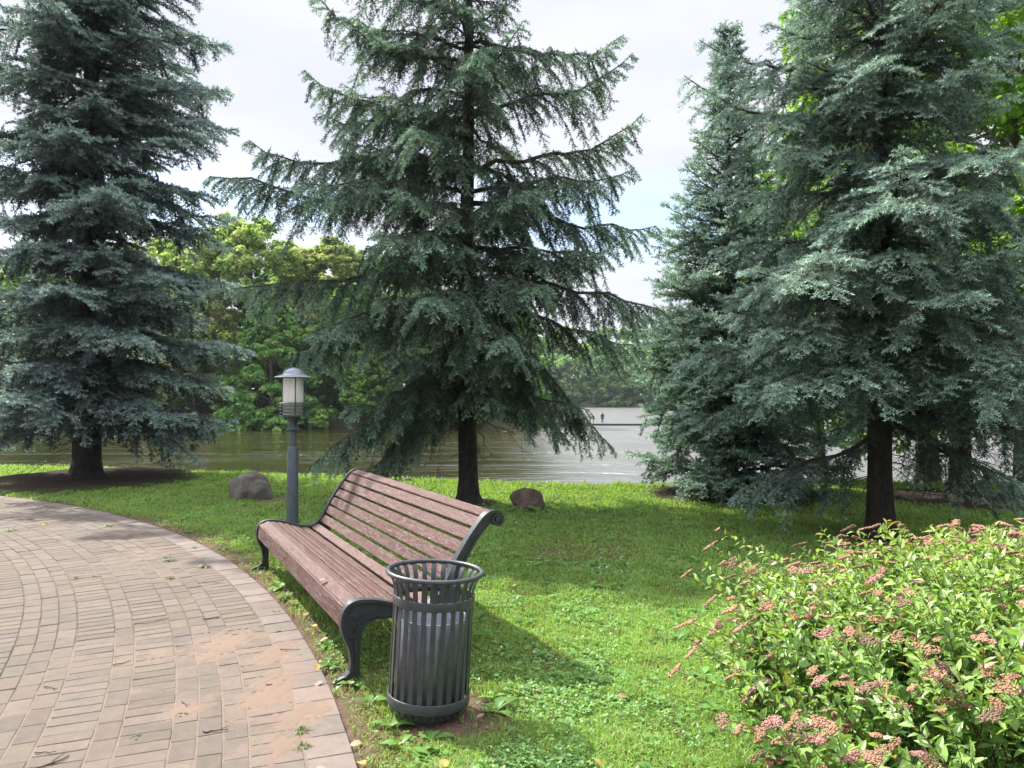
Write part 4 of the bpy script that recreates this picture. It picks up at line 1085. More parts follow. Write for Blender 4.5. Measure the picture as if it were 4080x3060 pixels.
# far wood beyond the wide water: every tree its own object, few prototypes
def far_proto(seed, cols_, H, r):
    gg = np.random.default_rng(seed)
    return broadleaf('broadleaf_tree', (0, 0), H, 0.35, envelope(gg, H, r, 0.6, 46, 2.0, 'tall'), 9500, 0.42, cols_, 'x', 'far wood beyond the wide water', seed, limbs=0)
FW = [(0.36, 0.48, 0.16), (0.31, 0.43, 0.15), (0.41, 0.51, 0.17)]
FD = [(0.25, 0.38, 0.15), (0.21, 0.33, 0.14), (0.29, 0.42, 0.15)]
protos = [far_proto(301, FW, 18, 5.2), far_proto(302, FD, 15, 4.8), far_proto(303, FW, 16, 4.5), far_proto(304, FD, 19, 5.5)]
used = set(); cnt_ = {}
ORD = 'first second third fourth fifth sixth seventh eighth ninth tenth eleventh twelfth thirteenth fourteenth fifteenth sixteenth seventeenth eighteenth nineteenth twentieth'.split()
ORD += ['twenty-' + w for w in ORD[:9]] + ['thirtieth'] + ['thirty-' + w for w in ORD[:9]]
gg = np.random.default_rng(5)
spots = []
for x in np.arange(-16, 150, 5.2): spots.append((x + gg.normal() * 1.0, 229 + gg.normal() * 1.5, 0.78 + 0.22 * gg.random(), 0))
for x in np.arange(-20, 165, 6.2): spots.append((x + gg.normal() * 1.4, 240 + gg.normal() * 2.5, 0.98 + 0.16 * gg.random(), 1))
for x, y, sc, row in spots:
    pk = int(gg.choice([1, 3])) if (row == 0 and gg.random() < 0.72) else int(gg.integers(0, 4))
    o = protos[pk]
    if pk in used:
        src = o; o = src.copy(); col.objects.link(o)
        for ch in src.children:
            c = ch.copy(); col.objects.link(c); c.parent = o
    used.add(pk)
    o.location = (x, y, 0.2 if row == 0 else 1.4); o.rotation_euler = (0, 0, gg.random() * 6.28); o.scale = (1.05, 1.05, sc * 1.12)
    tone_ = 'dark green' if pk in (1, 3) else 'light green'
    cnt_[row] = cnt_.get(row, 0) + 1
    q = x / y
    where = ('behind the middle spruce' if q < 0.045 else 'in the gap over the water' if q < 0.18 else 'behind the cone shaped spruce' if q < 0.33 else 'behind the nearest right spruce')
    o['label'] = '%s far tree %s, %s from left, %s row' % (tone_, where, ORD[cnt_[row] - 1], 'front' if row == 0 else 'rear')
    o['group'] = 'far wood beyond the wide water'
# deciduous trees on the right bank, behind the right spruces
gg = np.random.default_rng(61)
def crown_right(n, H, r, zl, pr, xo=0): return envelope(gg, H, r, zl, n, pr, 'round', xo)
RB = [(0.19, 0.33, 0.05), (0.14, 0.28, 0.045), (0.24, 0.39, 0.06)]
broadleaf('broadleaf_tree', (8.5, 12.15), 12.5, 0.12, crown_right(110, 12.5, 2.9, 2.6, 0.75, -0.3), 95000, 0.06, RB, 'bright green leafy tree with pale straight trunk at the right edge', 'leafy trees behind the right spruces', 71, 0.0, lmat=M_leaf, limbs=26)
broadleaf('broadleaf_tree', (7.75, 13.6), 13.0, 0.20, crown_right(90, 13.0, 2.3, 1.6, 0.8), 75000, 0.062, RB, 'leafy tree with brown trunk showing between the two right spruces', 'leafy trees behind the right spruces', 72, -0.25, lmat=M_leaf, limbs=26)
broadleaf('broadleaf_tree', (6.2, 14.6), 8.5, 0.13, crown_right(45, 8.5, 1.6, 2.2, 0.65), 20000, 0.06, G1 + RB, 'slim leafy tree behind the gap between the nearest spruce and the cone shaped one', 'leafy trees behind the right spruces', 73, -1.0, lmat=M_leaf, limbs=20)
#SPLIT3

# ------------------------------------------------------------------ lawn: real blades
def sample_lawn(n_try, y0, y1, dens_pow, margin=1.0):
    g = rng
    # depth distribution ~ 1/y^p so that screen density stays even
    u = g.random(n_try)
    p = dens_pow
    y = (y0 ** (1 - p) + u * (y1 ** (1 - p) - y0 ** (1 - p))) ** (1 / (1 - p))
    half = 0.73 * y + margin
    x = (g.random(n_try) * 2 - 1) * half
    keep = g.random(n_try) < half / (0.73 * y1 + margin) * 3.2
    d = np.hypot(x - PC[0], y - PC[1])
    e = y - edge(x) + 0.18 * fbm(x, y, 1.3, 2)
    keep &= (d > PR + 0.005) & (e < 0.55)
    return x[keep], y[keep], d[keep] - PR, e[keep]

def blades(x, y, h, w, c, name, lean=0.5, curl=1.0, parts=2):
    g = rng; n = len(x)
    z = ground_z(x, y) - 0.004
    a = g.random(n) * 6.28; ld = g.random(n) * 6.28; ln = np.abs(g.normal(size=n)) * lean
    px = np.cos(a) * w; py = np.sin(a) * w
    lx = np.cos(ld) * ln * h; ly = np.sin(ld) * ln * h
    B = np.stack([x, y, z], 1); W = np.stack([px, py, np.zeros(n)], 1)
    mid = B + np.stack([lx * 0.35, ly * 0.35, h * 0.6], 1)
    tip_ = B + np.stack([lx * curl, ly * curl, h * (1 - 0.28 * np.minimum(ln, 1.2))], 1)
    V = np.stack([B - W, B + W, mid + W * 0.8, mid - W * 0.8, tip_], 1).reshape(-1, 3)
    i = np.arange(n, dtype=np.int32)[:, None] * 5
    q = i + np.array([[0, 1, 2, 3]]); t = i + np.array([[3, 2, 4]])
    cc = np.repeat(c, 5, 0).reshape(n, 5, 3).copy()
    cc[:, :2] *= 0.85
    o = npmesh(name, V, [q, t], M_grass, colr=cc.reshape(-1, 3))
    return o
def lawn():
    g = rng
    x, y, dk, e = sample_lawn(1500000, 2.3, 17.5, 1.75)
    ba_ = bare(x, y); mu_ = mulch(x, y)
    cl = 0.5 + 0.5 * fbm(x, y, 5.5, 21, 4); cl2 = 0.5 + 0.5 * fbm(x, y, 1.1, 31, 3)
    keep = g.random(len(x)) < (1 - 0.93 * ba_) * (1 - 0.97 * mu_) * (0.45 + 0.75 * cl)
    x, y, dk, e, cl, cl2, ba_ = (v[keep] for v in (x, y, dk, e, cl, cl2, ba_))
    if len(x) > 520000:
        s_ = g.choice(len(x), 520000, replace=False); x, y, dk, e, cl, cl2, ba_ = (v[s_] for v in (x, y, dk, e, cl, cl2, ba_))
    print('blades', len(x))
    n = len(x)
    h = (0.026 + 0.036 * g.random(n) ** 1.4) * (0.5 + 1.25 * cl ** 1.5) * (1 - 0.45 * ba_)
    tall = sstep(-0.7, 0.2, e); h = h * (1 + 1.1 * tall * g.random(n))
    # longer tufts where the mower does not reach: lamp, bench feet, boulders, bin
    for tx, ty, r in ((LAMP[0], LAMP[1], 0.45), (-4.06, 11.2, 0.5), (0.22, 10.2, 0.45), (BO[0] + 0.1, BO[1] + 0.05, 0.28), (-2.25, 6.75, 0.35), (-1.6, 5.4, 0.5), (BIN[0] + 0.28, BIN[1] + 0.12, 0.25), (-1.2, 8.6, 0.8)):
        h = h * (1 + 1.1 * (1 - sstep(0.2 * r, r, np.hypot(x - tx, y - ty))) * g.random(n))
    w = (0.0013 + 0.00062 * y) * (0.7 + 0.6 * g.random(n))
    f = g.random((n, 1))
    c = np.array([0.190, 0.315, 0.080]) * (1 - f) + np.array([0.290, 0.415, 0.115]) * f
    c = c * (0.75 + 0.5 * cl2[:, None])
    dry = (g.random(n) < 0.09 + 0.22 * (cl < 0.38) + 0.35 * ba_)[:, None]
    c = np.where(dry, np.array([0.26, 0.225, 0.10]) * (0.7 + 0.5 * g.random((n, 1))), c)
    yel = sstep(-3.5, -0.5, e)[:, None]
    c = c * (1 - 0.35 * yel) + np.array([0.24, 0.36, 0.055]) * 0.35 * yel
    o = blades(x, y, h, w, c, 'lawn_grass', 0.75)
    tag(o, kind='stuff', label='short mown green lawn grass with clover between the paving and the water', cat='grass')
    # clover and small round leaves, three leaflets each
    x, y, dk, e = sample_lawn(90000, 2.3, 11.5, 2.0)
    ba_ = bare(x, y); mu_ = mulch(x, y); cl = 0.5 + 0.5 * fbm(x, y, 2.3, 41, 4)
    keep = g.random(len(x)) < (1 - 0.8 * ba_) * (1 - mu_) * sstep(0.38, 0.75, cl)
    x, y = x[keep], y[keep]; n = len(x); print('clover', n)
    hh = 0.018 + 0.035 * g.random(n)
    s_ = (0.0042 + 0.004 * g.random(n)) * (1 + 0.06 * y)
    base_a = g.random(n) * 6.28
    Vs = []; Cs = []
    for k in range(3):
        a = base_a + k * 2.094; til = 0.35 * g.normal(size=n)
        d = np.stack([np.cos(a), np.sin(a), 0.25 * g.normal(size=n)], 1); sd = np.stack([-np.sin(a), np.cos(a), til], 1)
        c0 = np.stack([x, y, ground_z(x, y) + hh], 1)
        s2 = s_[:, None]
        Vs.append(np.stack([c0, c0 + d * s2 * 0.9 + sd * s2 * 0.75, c0 + d * s2 * 1.9 + sd * s2 * 0.55, c0 + d * s2 * 1.9 - sd * s2 * 0.55, c0 + d * s2 * 0.9 - sd * s2 * 0.75], 1))
    V = np.stack(Vs, 1).reshape(-1, 3)
    c = np.array([0.16, 0.30, 0.085]) * (0.75 + 0.6 * g.random((n, 1)))
    o = npmesh('clover', V, [np.arange(n * 15, dtype=np.int32).reshape(-1, 5)], M_grass, colr=np.repeat(c, 15, 0))
    tag(o, kind='stuff', label='patches of low clover leaves in the lawn', cat='clover')
    # broad-leaved rosettes (dandelion, plantain) scattered in the grass
    rx, ry = [], []
    while len(rx) < 520:
        yy = 2.5 + 7.5 * g.random() ** 1.5; xx = (g.random() * 2 - 1) * (0.73 * yy + 0.3)
        if math.hypot(xx - PC[0], yy - PC[1]) > PR + 0.06 and fbm(xx, yy, 2, 77) > -0.15 and mulch(xx, yy) < 0.3:
            rx.append(xx); ry.append(yy)
    fixed = [(-0.08, 3.62, 1.5), (-0.18, 3.02, 1.2), (-0.72, 3.72, 1.0), (0.02, 3.9, 1.1), (0.55, 5.2, 1.6), (0.95, 4.95, 1.6), (0.25, 5.6, 1.2), (-1.55, 4.95, 1.1), (-1.3, 4.5, 1.0), (-1.75, 5.4, 1.0), (-1.05, 4.25, 0.9), (0.1, 10.0, 2.2), (0.35, 9.95, 2.2), (0.45, 4.2, 1.2), (0.7, 3.7, 1.2)]
    V = []; F = []; C = []; m = 0
    sizes = [0.6 + 0.7 * g.random() for _ in rx] + [f_[2] for f_ in fixed]
    rx += [f_[0] for f_ in fixed]; ry += [f_[1] for f_ in fixed]
    for X_, Y_, sz in zip(rx, ry, sizes):
        nl = g.integers(4, 9); Z_ = float(ground_z(X_, Y_))
        cbase = np.array([0.125, 0.26, 0.055]) * (0.75 + 0.6 * g.random())
        for q in range(nl):
            a = q * 6.28 / nl + g.normal() * 0.3; L = (0.055 + 0.05 * g.random()) * sz; W = L * (0.13 + 0.1 * g.random()); el = 0.3 + 0.75 * g.random()
            ca, sa = math.cos(a), math.sin(a); kk = 6
            for t in range(kk):
                tt = t / (kk - 1); r = L * tt * math.cos(el * (1 - 0.4 * tt)); z = L * (math.sin(el) * tt - 0.45 * tt * tt) + 0.004
                w = W * math.sin(math.pi * (0.06 + 0.9 * tt) ** 1.4) * (1 + 0.25 * (t % 2))
                for sgn, up in ((-1, 0.25), (0, 0), (1, 0.25)):
                    V.append((X_ + ca * r - sa * w * sgn, Y_ + sa * r + ca * w * sgn, Z_ + z + up * w)); C.append(cbase * (0.9 + 0.2 * g.random()))
            for t in range(kk - 1):
                for s3 in (0, 1):
                    b0 = m + t * 3 + s3; F.append((b0, b0 + 1, b0 + 4, b0 + 3))
            m += kk * 3
    o = npmesh('broadleaf_weeds', V, [np.array(F)], M_grass, smooth=True, colr=np.array(C))
    tag(o, kind='stuff', label='dandelion and plantain rosettes growing all over the lawn', cat='weeds')
lawn()

# ------------------------------------------------------------------ flowering shrub
def shrub():
    g = np.random.default_rng(77)
    cx, cy = 2.75, 3.55
    root = empty('flowering_shrub', (cx, cy, 0))
    tag(root, 'wide leafy shrub with faded pink flat flower heads in the right foreground', 'shrub')
    stems = []   # (base, tip) with a curve
    def inside(x, y):
        # footprint
        return ((x - 2.95) / 1.75) ** 2 + ((y - 3.65) / 1.55) ** 2 < 1
    crowns = [(1.12, 3.0), (1.18, 3.4), (1.22, 2.72), (1.35, 3.85), (1.5, 4.3), (1.05, 2.5), (1.3, 2.4), (1.45, 3.0), (1.35, 2.75), (1.6, 2.6), (1.75, 4.6), (1.9, 2.35), (1.5, 3.4), (1.62, 3.85), (2.2, 2.3)]
    for _ in range(2500):
        x, y = 1.3 + g.random() * 3.2, 2.1 + g.random() * 3.0
        if ((x - 2.95) / 1.45) ** 2 + ((y - 3.65) / 1.3) ** 2 < 1 and all(math.hypot(x - a, y - b) > 0.27 for a, b in crowns): crowns.append((x, y))
    for (x, y) in crowns:
        ed = math.sqrt(((x - 2.95) / 1.45) ** 2 + ((y - 3.65) / 1.3) ** 2)
        for _ in range(24):
            az = g.random() * 6.28; ln = 0.15 + 0.5 * g.random()
            out_ = np.array([x - 2.95, y - 3.65]); out_ = out_ / (np.linalg.norm(out_) + 1e-6)
            dx = math.cos(az) * ln + out_[0] * 0.35 * ed ** 2; dy = math.sin(az) * ln + out_[1] * 0.35 * ed ** 2
            if x < 1.95 and _ > 17: continue
            Hh = (0.86 - 0.34 * ed ** 2.5 * (0.6 + 0.8 * g.random())) * (0.62 + 0.42 * g.random())
            stems.append((x + g.normal() * 0.05, y + g.normal() * 0.05, x + dx * Hh * 0.9, y + dy * Hh * 0.9, Hh))
    # long sprigs that reach out over the lawn on the left
    for tx, ty, tz, bx, by in ((0.95, 3.95, 0.60, 1.75, 3.5), (1.18, 4.1, 0.62, 1.9, 3.8), (0.72, 3.2, 0.36, 1.55, 3.05), (0.80, 3.25, 0.42, 1.6, 3.1), (0.86, 3.5, 0.48, 1.7, 3.3), (1.0, 3.1, 0.30, 1.7, 2.9), (0.98, 3.6, 0.55, 1.8, 3.35), (0.92, 2.95, 0.22, 1.5, 2.8), (1.05, 3.35, 0.5, 1.75, 3.1), (1.10, 2.85, 0.30, 1.7, 2.7), (1.2, 4.4, 0.66, 2.0, 4.1), (1.3, 4.6, 0.72, 2.1, 4.3)):
        stems.append((bx, by, tx, ty, tz))
    stems = [(*s_, i_) for i_, s_ in enumerate(stems)]
    VL = []; CL = []; FL = []; m = 0
    P = []; RD = []; heads = []
    for bx, by, tx, ty, tz, si in stems:
        K = 8; tt = np.linspace(0, 1, K)
        ex = 1.35 + 0.3 * g.random()
        xs = bx + (tx - bx) * tt ** ex; ys = by + (ty - by) * tt ** ex; zs = tz * (tt * 1.25 - 0.25 * tt ** 2.2)
        pts = np.stack([xs - cx, ys - cy, zs], 1); pts[1:-1] += g.normal(size=(K - 2, 3)) * 0.008
        P.append(pts); RD.append(0.0034 * (1 - 0.55 * tt))
        L = np.linalg.norm(np.diff(pts, axis=0), axis=1).sum()
        nl = int(L / 0.021)
        for q in range(nl):
            t = 0.10 + 0.88 * (q + g.random() * 0.5) / nl
            if t > 0.99: continue
            f = t * (K - 1); i0 = min(int(f), K - 2); p = pts[i0] * (1 - (f - i0)) + pts[i0 + 1] * (f - i0)
            td = pts[i0 + 1] - pts[i0]; td /= np.linalg.norm(td)
            a = q * 2.4 + g.random() * 0.6
            s1 = np.cross(td, [0.3, 0.2, 0.9]); s1 /= np.linalg.norm(s1); s2 = np.cross(td, s1)
            rd = math.cos(a) * s1 + math.sin(a) * s2
            d = td * (0.35 + 0.3 * g.random()) + rd + np.array([0, 0, 0.15]); d /= np.linalg.norm(d)
            ll = (0.036 + 0.030 * g.random()) * (0.75 + 0.4 * math.sin(math.pi * min(t, 1)))
            w = ll * (0.19 + 0.08 * g.random())
            sd = np.cross(d, [0, 0, 1.0] + g.normal(size=3) * 0.35); sd /= np.linalg.norm(sd); up = np.cross(sd, d)
            drp = -0.25 * g.random()
            p0 = p; p1 = p + d * ll * 0.38; p2 = p + d * ll * 0.75 + up * ll * drp * 0.4; p3 = p + d * ll * 1.08 + up * ll * drp
            VL += [p0, p1 + sd * w + up * w * .45, p1, p1 - sd * w + up * w * .45, p2 + sd * w * .72 + up * w * .3, p2, p2 - sd * w * .72 + up * w * .3, p3]
            FL += [(m, m + 2, m + 1, m + 1), (m, m + 3, m + 2, m + 2), (m + 1, m + 2, m + 5, m + 4), (m + 2, m + 3, m + 6, m + 5), (m + 4, m + 5, m + 7, m + 7), (m + 5, m + 6, m + 7, m + 7)]
            m += 8
            young = max(0, t - 0.7) * 2.2
            c = (np.array([0.20, 0.33, 0.085]) * (1 - young) + np.array([0.33, 0.45, 0.11]) * young) * (0.72 + 0.55 * g.random())
            if g.random() < 0.03: c = np.array([0.30, 0.28, 0.06])
            CL += [c] * 8
        if g.random() < (0.30 if (tx > 1.7 and ty < 4.2) else 0.55) or si >= len(stems) - 12: heads.append((pts[-1], pts[-1] - pts[-2], si))
    FL = np.array(FL); tri_ = FL[:, 2] == FL[:, 3]
    npmesh('foliage', VL, [FL[tri_][:, :3], FL[~tri_]], M_bushleaf, root, smooth=False, colr=np.array(CL))
    P = np.array(P); RD = np.array(RD)
    V, Q = multitubes(P, RD, 5)
    npmesh('stems', V, [Q], M_stem, root, smooth=True)
    # flower heads: flat clusters of tiny spent florets
    ico = bmesh.new(); bmesh.ops.create_icosphere(ico, subdivisions=1, radius=1)
    iv = np.array([v.co[:] for v in ico.verts]); iF = np.array([[v.index for v in f.verts] for f in ico.faces]); ico.free()
    built = []
    for p, d, si in heads:
        d = d / np.linalg.norm(d); d = norm(d + np.array([0, 0, 0.8]))
        s1 = norm(np.cross(d, [1, 0.1, 0])); s2 = np.cross(d, s1)
        R_ = 0.016 + 0.018 * g.random(); V = []; C = []; F = []; m = 0
        base = [np.array([0.26, 0.142, 0.080]), np.array([0.31, 0.165, 0.098]), np.array([0.30, 0.15, 0.120]), np.array([0.16, 0.100, 0.060])][g.choice(4, p=[.38, .3, .17, .15])]
        lob = [(0, 0)] + [(R_ * 1.15 * math.cos(a), R_ * 1.15 * math.sin(a)) for a in g.random(g.integers(1, 4)) * 6.28]
        for lx, ly in lob:
            nf = 34
            for _ in range(nf):
                rr = R_ * 0.8 * math.sqrt(g.random()); a = g.random() * 6.28
                u_, v_2 = lx + rr * math.cos(a), ly + rr * math.sin(a)
                hgt = 0.010 - 5.0 * rr * rr + g.normal() * 0.0016
                c0 = p + s1 * u_ + s2 * v_2 + d * hgt
                V.append(c0 + iv * (0.0034 + 0.0018 * g.random())); F.append(iF + m); m += len(iv)
                C.append(np.tile(base * (0.7 + 0.6 * g.random()), (len(iv), 1)))
            # thin stalks under the cluster
        built.append((p + np.array([cx, cy, 0]), np.concatenate(V), np.concatenate(F), np.concatenate(C), R_))
    # the 100 that show largest as parts of their own, the rest as one
    def size_seen(b):
        q = b[0]
        vis = 1.0 if (abs(q[0] / max(q[1], .1)) < 0.70 and (1.55 - q[2]) / max(q[1], 0.1) < 0.54) else 0
        return vis * b[4] / q[1] * (0.5 + q[2])
    built.sort(key=size_seen, reverse=True)
    for b in built[:100]:
        npmesh('flower_head', b[1], [b[2]], M_flower, root, smooth=True, colr=b[3])
    V = []; F = []; C = []; m = 0
    for b in built[100:]:
        V.append(b[1]); F.append(b[2] + m); C.append(b[3]); m += len(b[1])
    if V:
        o = npmesh('flower_heads', np.concatenate(V), [np.concatenate(F)], M_flower, root, smooth=True, colr=np.concatenate(C))
        tag(o, kind='stuff')
    print('shrub leaves', len(VL) // 8, 'heads', len(built), 'stems', len(stems))
shrub()
nb = NB(); ico = bmesh.new(); bmesh.ops.create_icosphere(ico, subdivisions=1, radius=1)
iv_ = np.array([v.co[:] for v in ico.verts]); if_ = np.array([[v.index for v in f.verts] for f in ico.faces]); ico.free()
for _ in range(170):
    yy = 2.8 + 7 * rng.random(); xx = (rng.random() * 1.5 - 0.35) * 0.6 * yy
    if math.hypot(xx - PC[0], yy - PC[1]) > PR + 0.4 and fbm(xx, yy, 2.3, 41, 4) > 0.05: nb.add(iv_ * 0.0075 * (0.7 + 0.5 * rng.random()) + np.array([xx, yy, 0.045 + 0.03 * rng.random()]), [if_], (0.62, 0.60, 0.50))
o = nb.build('clover_flowers', M_flower, None, True); tag(o, kind='stuff', label='small white clover blossoms scattered through the lawn', cat='clover flowers')
#SPLIT4

# ------------------------------------------------------------------ things on the water and the far bank
nb = NB()
for k in range(26):
    x0 = 1.4 + k * 0.55
    nb.add([(x0, 70, -0.90), (x0 + 0.53, 70, -0.90), (x0 + 0.53, 72.6, -0.90), (x0, 72.6, -0.90), (x0, 70, -0.82), (x0 + 0.53, 70, -0.82), (x0 + 0.53, 72.6, -0.82), (x0, 72.6, -0.82)],
           [np.array([[0, 3, 2, 1], [4, 5, 6, 7], [0, 1, 5, 4], [1, 2, 6, 5], [2, 3, 7, 6], [3, 0, 4, 7]])])
lroot = empty('landing_stage', (0, 0, 0))
tag(lroot, 'low grey landing stage reaching into the lake from the tip of the far bank', 'jetty')
nb.build('deck', flat('grey_deck_boards', (0.08, 0.075, 0.065), 0.9), lroot)
nb = NB(); nb.add([(1.2, 70.08, -1.3), (15.8, 70.08, -1.3), (15.8, 72.5, -1.3), (1.2, 72.5, -1.3), (1.2, 70.08, -0.903), (15.8, 70.08, -0.903), (15.8, 72.5, -0.903), (1.2, 72.5, -0.903)],
           [np.array([[0, 3, 2, 1], [4, 5, 6, 7], [0, 1, 5, 4], [1, 2, 6, 5], [2, 3, 7, 6], [3, 0, 4, 7]])])
nb.build('hull', flat('dark_wet_timber', (0.05, 0.045, 0.035)), lroot)
M_red = flat('red_paint', (0.22, 0.06, 0.035))
rr_ = empty('red_railing', (7.4, 71.6, -0.82)); tag(rr_, 'short red railing on the landing stage beside the child', 'railing')
for k in range(5):
    nb = NB(); tube(nb, [(k * 0.3 - 0.6, 0, 0), (k * 0.3 - 0.6, 0, 0.62)], 0.035, 8); nb.build('rail_post', M_red, rr_)
nb = NB(); tube(nb, [(-0.66, 0, 0.62), (0.66, 0, 0.62)], 0.04, 8); nb.build('top_rail', M_red, rr_)

def child():
    root = empty('person', (8.85, 71.3, -0.82), (0, 0, R(20)))
    tag(root, 'child in black top and blue trousers standing on the landing stage', 'person')
    J = [((0, 0, .56), .085), ((0, 0, .68), .08), ((0, .005, .80), .10), ((0, 0, .90), .045), ((0, -.01, .96), .07), ((0, -.01, 1.04), .075),
         ((.06, 0, .50), .065), ((.065, -.01, .28), .045), ((.07, .01, .06), .032), ((.07, -.09, .03), .03),
         ((-.06, 0, .50), .065), ((-.065, .0, .28), .045), ((-.075, .015, .06), .032), ((-.08, -.085, .03), .03),
         ((.125, 0, .84), .04), ((.175, .01, .66), .03), ((.165, -.05, .50), .025), ((.162, -.07, .44), .024),
         ((-.125, 0, .84), .04), ((-.18, .02, .67), .03), ((-.17, -.03, .51), .025), ((-.168, -.05, .45), .024)]
    E_ = [(0, 1), (1, 2), (2, 3), (3, 4), (4, 5), (0, 6), (6, 7), (7, 8), (8, 9), (0, 10), (10, 11), (11, 12), (12, 13), (2, 14), (14, 15), (15, 16), (16, 17), (2, 18), (18, 19), (19, 20), (20, 21)]
    me = bpy.data.meshes.new('body'); me.from_pydata([j[0] for j in J], E_, []); o = bpy.data.objects.new('body', me); col.objects.link(o); o.parent = root
    sk = o.modifiers.new('skin', 'SKIN')
    for v, j in zip(me.skin_vertices[0].data if me.skin_vertices else [], J): v.radius = (j[1], j[1])
    if not me.skin_vertices:
        bm = bmesh.new(); bm.from_mesh(me); lay = bm.verts.layers.skin.verify(); bm.verts.ensure_lookup_table()
        for v, j in zip(bm.verts, J): v[lay].radius = (j[1], j[1]); v[lay].use_root = v.index == 0
        bm.to_mesh(me); bm.free()
    sb = o.modifiers.new('sub', 'SUBSURF'); sb.levels = sb.render_levels = 1
    m, nt, p = newmat('child_skin_and_clothes'); t = NT(nt)
    sp_ = t.node('ShaderNodeSeparateXYZ'); t.L.new(t.coord('Object'), sp_.inputs[0]); z = sp_.outputs['Z']
    cc = t.ramp(z, (0.0, (0.05, 0.04, 0.04)), (0.055, (0.03, 0.05, 0.12)), (0.56, (0.03, 0.05, 0.12)), (0.565, (0.02, 0.02, 0.022)), (0.88, (0.02, 0.02, 0.022)), (0.90, (0.45, 0.27, 0.19)))
    t.L.new(cc, p.inputs['Base Color']); p.inputs['Roughness'].default_value = 0.8
    nt.nodes['Color Ramp'].color_ramp.interpolation = 'CONSTANT'
    me.materials.append(m)
    bm = bmesh.new(); bmesh.ops.create_icosphere(bm, subdivisions=3, radius=1)
    for v in bm.verts:
        k = 1 + 0.06 * math.sin(v.co.x * 22)
        if v.co.y < -0.35 and v.co.z < 0.35: k *= 0.75
        v.co = Vector((v.co.x * 0.088 * k, v.co.y * 0.095 * k + 0.012, v.co.z * 0.10 * (1.35 if v.co.z < 0 and v.co.y > -0.2 else 1) + 1.035))
    bmobj('hair', bm, flat('fair_hair', (0.42, 0.24, 0.11)), root)
child()

def duck(x, y, rz, lab):
    root = empty('duck', (x, y, WZ), (0, 0, rz)); tag(root, lab, 'duck', 'ducks on the river')
    body = flat('duck_brown_feathers', (0.16, 0.11, 0.07), 0.8) if 'duck_brown_feathers' not in bpy.data.materials else bpy.data.materials['duck_brown_feathers']
    J = [((0, 0, .05), .095), ((.14, 0, .07), .075), ((.26, 0, .12), .02), ((-.13, 0, .06), .085), ((-.20, 0, .12), .045), ((-.23, 0, .19), .036), ((-.255, 0, .235), .042), ((-.30, 0, .228), .022), ((-.345, 0, .218), .012)]
    bm = bmesh.new(); lay = bm.verts.layers.skin.verify(); vs = []
    for c, r in J:
        v = bm.verts.new(c); v[lay].radius = (r * 0.9, r); vs.append(v)
    vs[0][lay].use_root = True
    for a, b in ((0, 1), (1, 2), (0, 3), (3, 4), (4, 5), (5, 6), (6, 7), (7, 8)): bm.edges.new((vs[a], vs[b]))
    me = bpy.data.meshes.new('body'); bm.to_mesh(me); bm.free(); me.materials.append(body)
    o = bpy.data.objects.new('body', me); col.objects.link(o); o.parent = root
    o.modifiers.new('skin', 'SKIN'); sb = o.modifiers.new('sub', 'SUBSURF'); sb.levels = sb.render_levels = 2
for x, y, rz, lab in ((-0.55, 55.2, 0.3, 'brown duck swimming leftmost under the bright far bank tree'), (0.38, 56.9, 2.9, 'brown duck second from the left on the river'),
                      (1.42, 61, 0.1, 'brown duck in front of the landing stage, left one of a pair'), (1.95, 60.6, 0.5, 'brown duck in front of the landing stage, right one of a pair')):
    duck(x, y, rz, lab)

# ------------------------------------------------------------------ small things on the paving and the lawn
def z2px(x, y):      # plain ground positions measured from the photograph
    return x, y
def twig(x, y, L, rz, lab, fork=True, r=0.0035, z=0.004):
    nb = NB(); k = 7; tt = np.linspace(-0.5, 0.5, k)
    pts = np.stack([tt * L, rng.normal(size=k) * L * 0.035, 0.002 + np.abs(rng.normal(size=k)) * 0.003], 1)
    V = []
    tube(nb, pts, r * (1 - 0.5 * (tt + 0.5)), 6)
    if fork:
        q = pts[4]; d = np.array([0.45, random.choice([-1, 1]) * 0.35, 0.08]) * L * 0.6
        tube(nb, [q - d * 0.02, q + d * 0.5, q + d * 0.9 + np.array([0.01, 0, 0])], [r * 0.6, r * 0.45, r * 0.25], 5)
    o = nb.build('twig', M_stick, None, True); o.location = (x, y, z); o.rotation_euler = (0, 0, rz)
    tag(o, lab, 'twig', 'dry twigs on the paving')
for a in ((-1.99, 3.10, 0.22, 0.75, 'longest dark forked twig near the bottom of the paving', True, 0.005), (-1.94, 3.02, 0.12, 0.15, 'thick short twig lying against the longest twig', False, 0.006),
          (-2.04, 3.21, 0.09, 0.1, 'thin twig just above the longest twig', False, 0.003), (-1.38, 3.42, 0.11, 0.15, 'curved twig beside the sand in the lower right of the paving', True, 0.004),
          (-1.37, 4.52, 0.12, 0.0, 'straight twig on the big sand patch', False, 0.003), (-1.66, 3.72, 0.08, -0.9, 'bent pale twig left of the lower sand patch', True, 0.003),
          (-2.47, 3.93, 0.10, -0.3, 'small twig on the dark bricks at lower left', True, 0.003), (-2.28, 4.29, 0.10, 0.9, 'curved twig left of the big sand patch', False, 0.0035),
          (-2.50, 5.06, 0.20, 0.35, 'long thin twig across the narrow bricks mid paving', True, 0.003), (-2.12, 5.16, 0.11, 0.5, 'short dark twig mid paving near the kerb', True, 0.0045),
          (-2.53, 6.16, 0.14, -0.1, 'thin twig near the kerb level with the far bench leg', False, 0.0035), (-4.36, 5.71, 0.07, 0.3, 'tiny twig at the left side of the paving', False, 0.004),
          (-3.6, 6.35, 0.08, 0.2, 'tiny dark twig on the paving beyond the moss tufts', False, 0.003)):
    twig(*a)

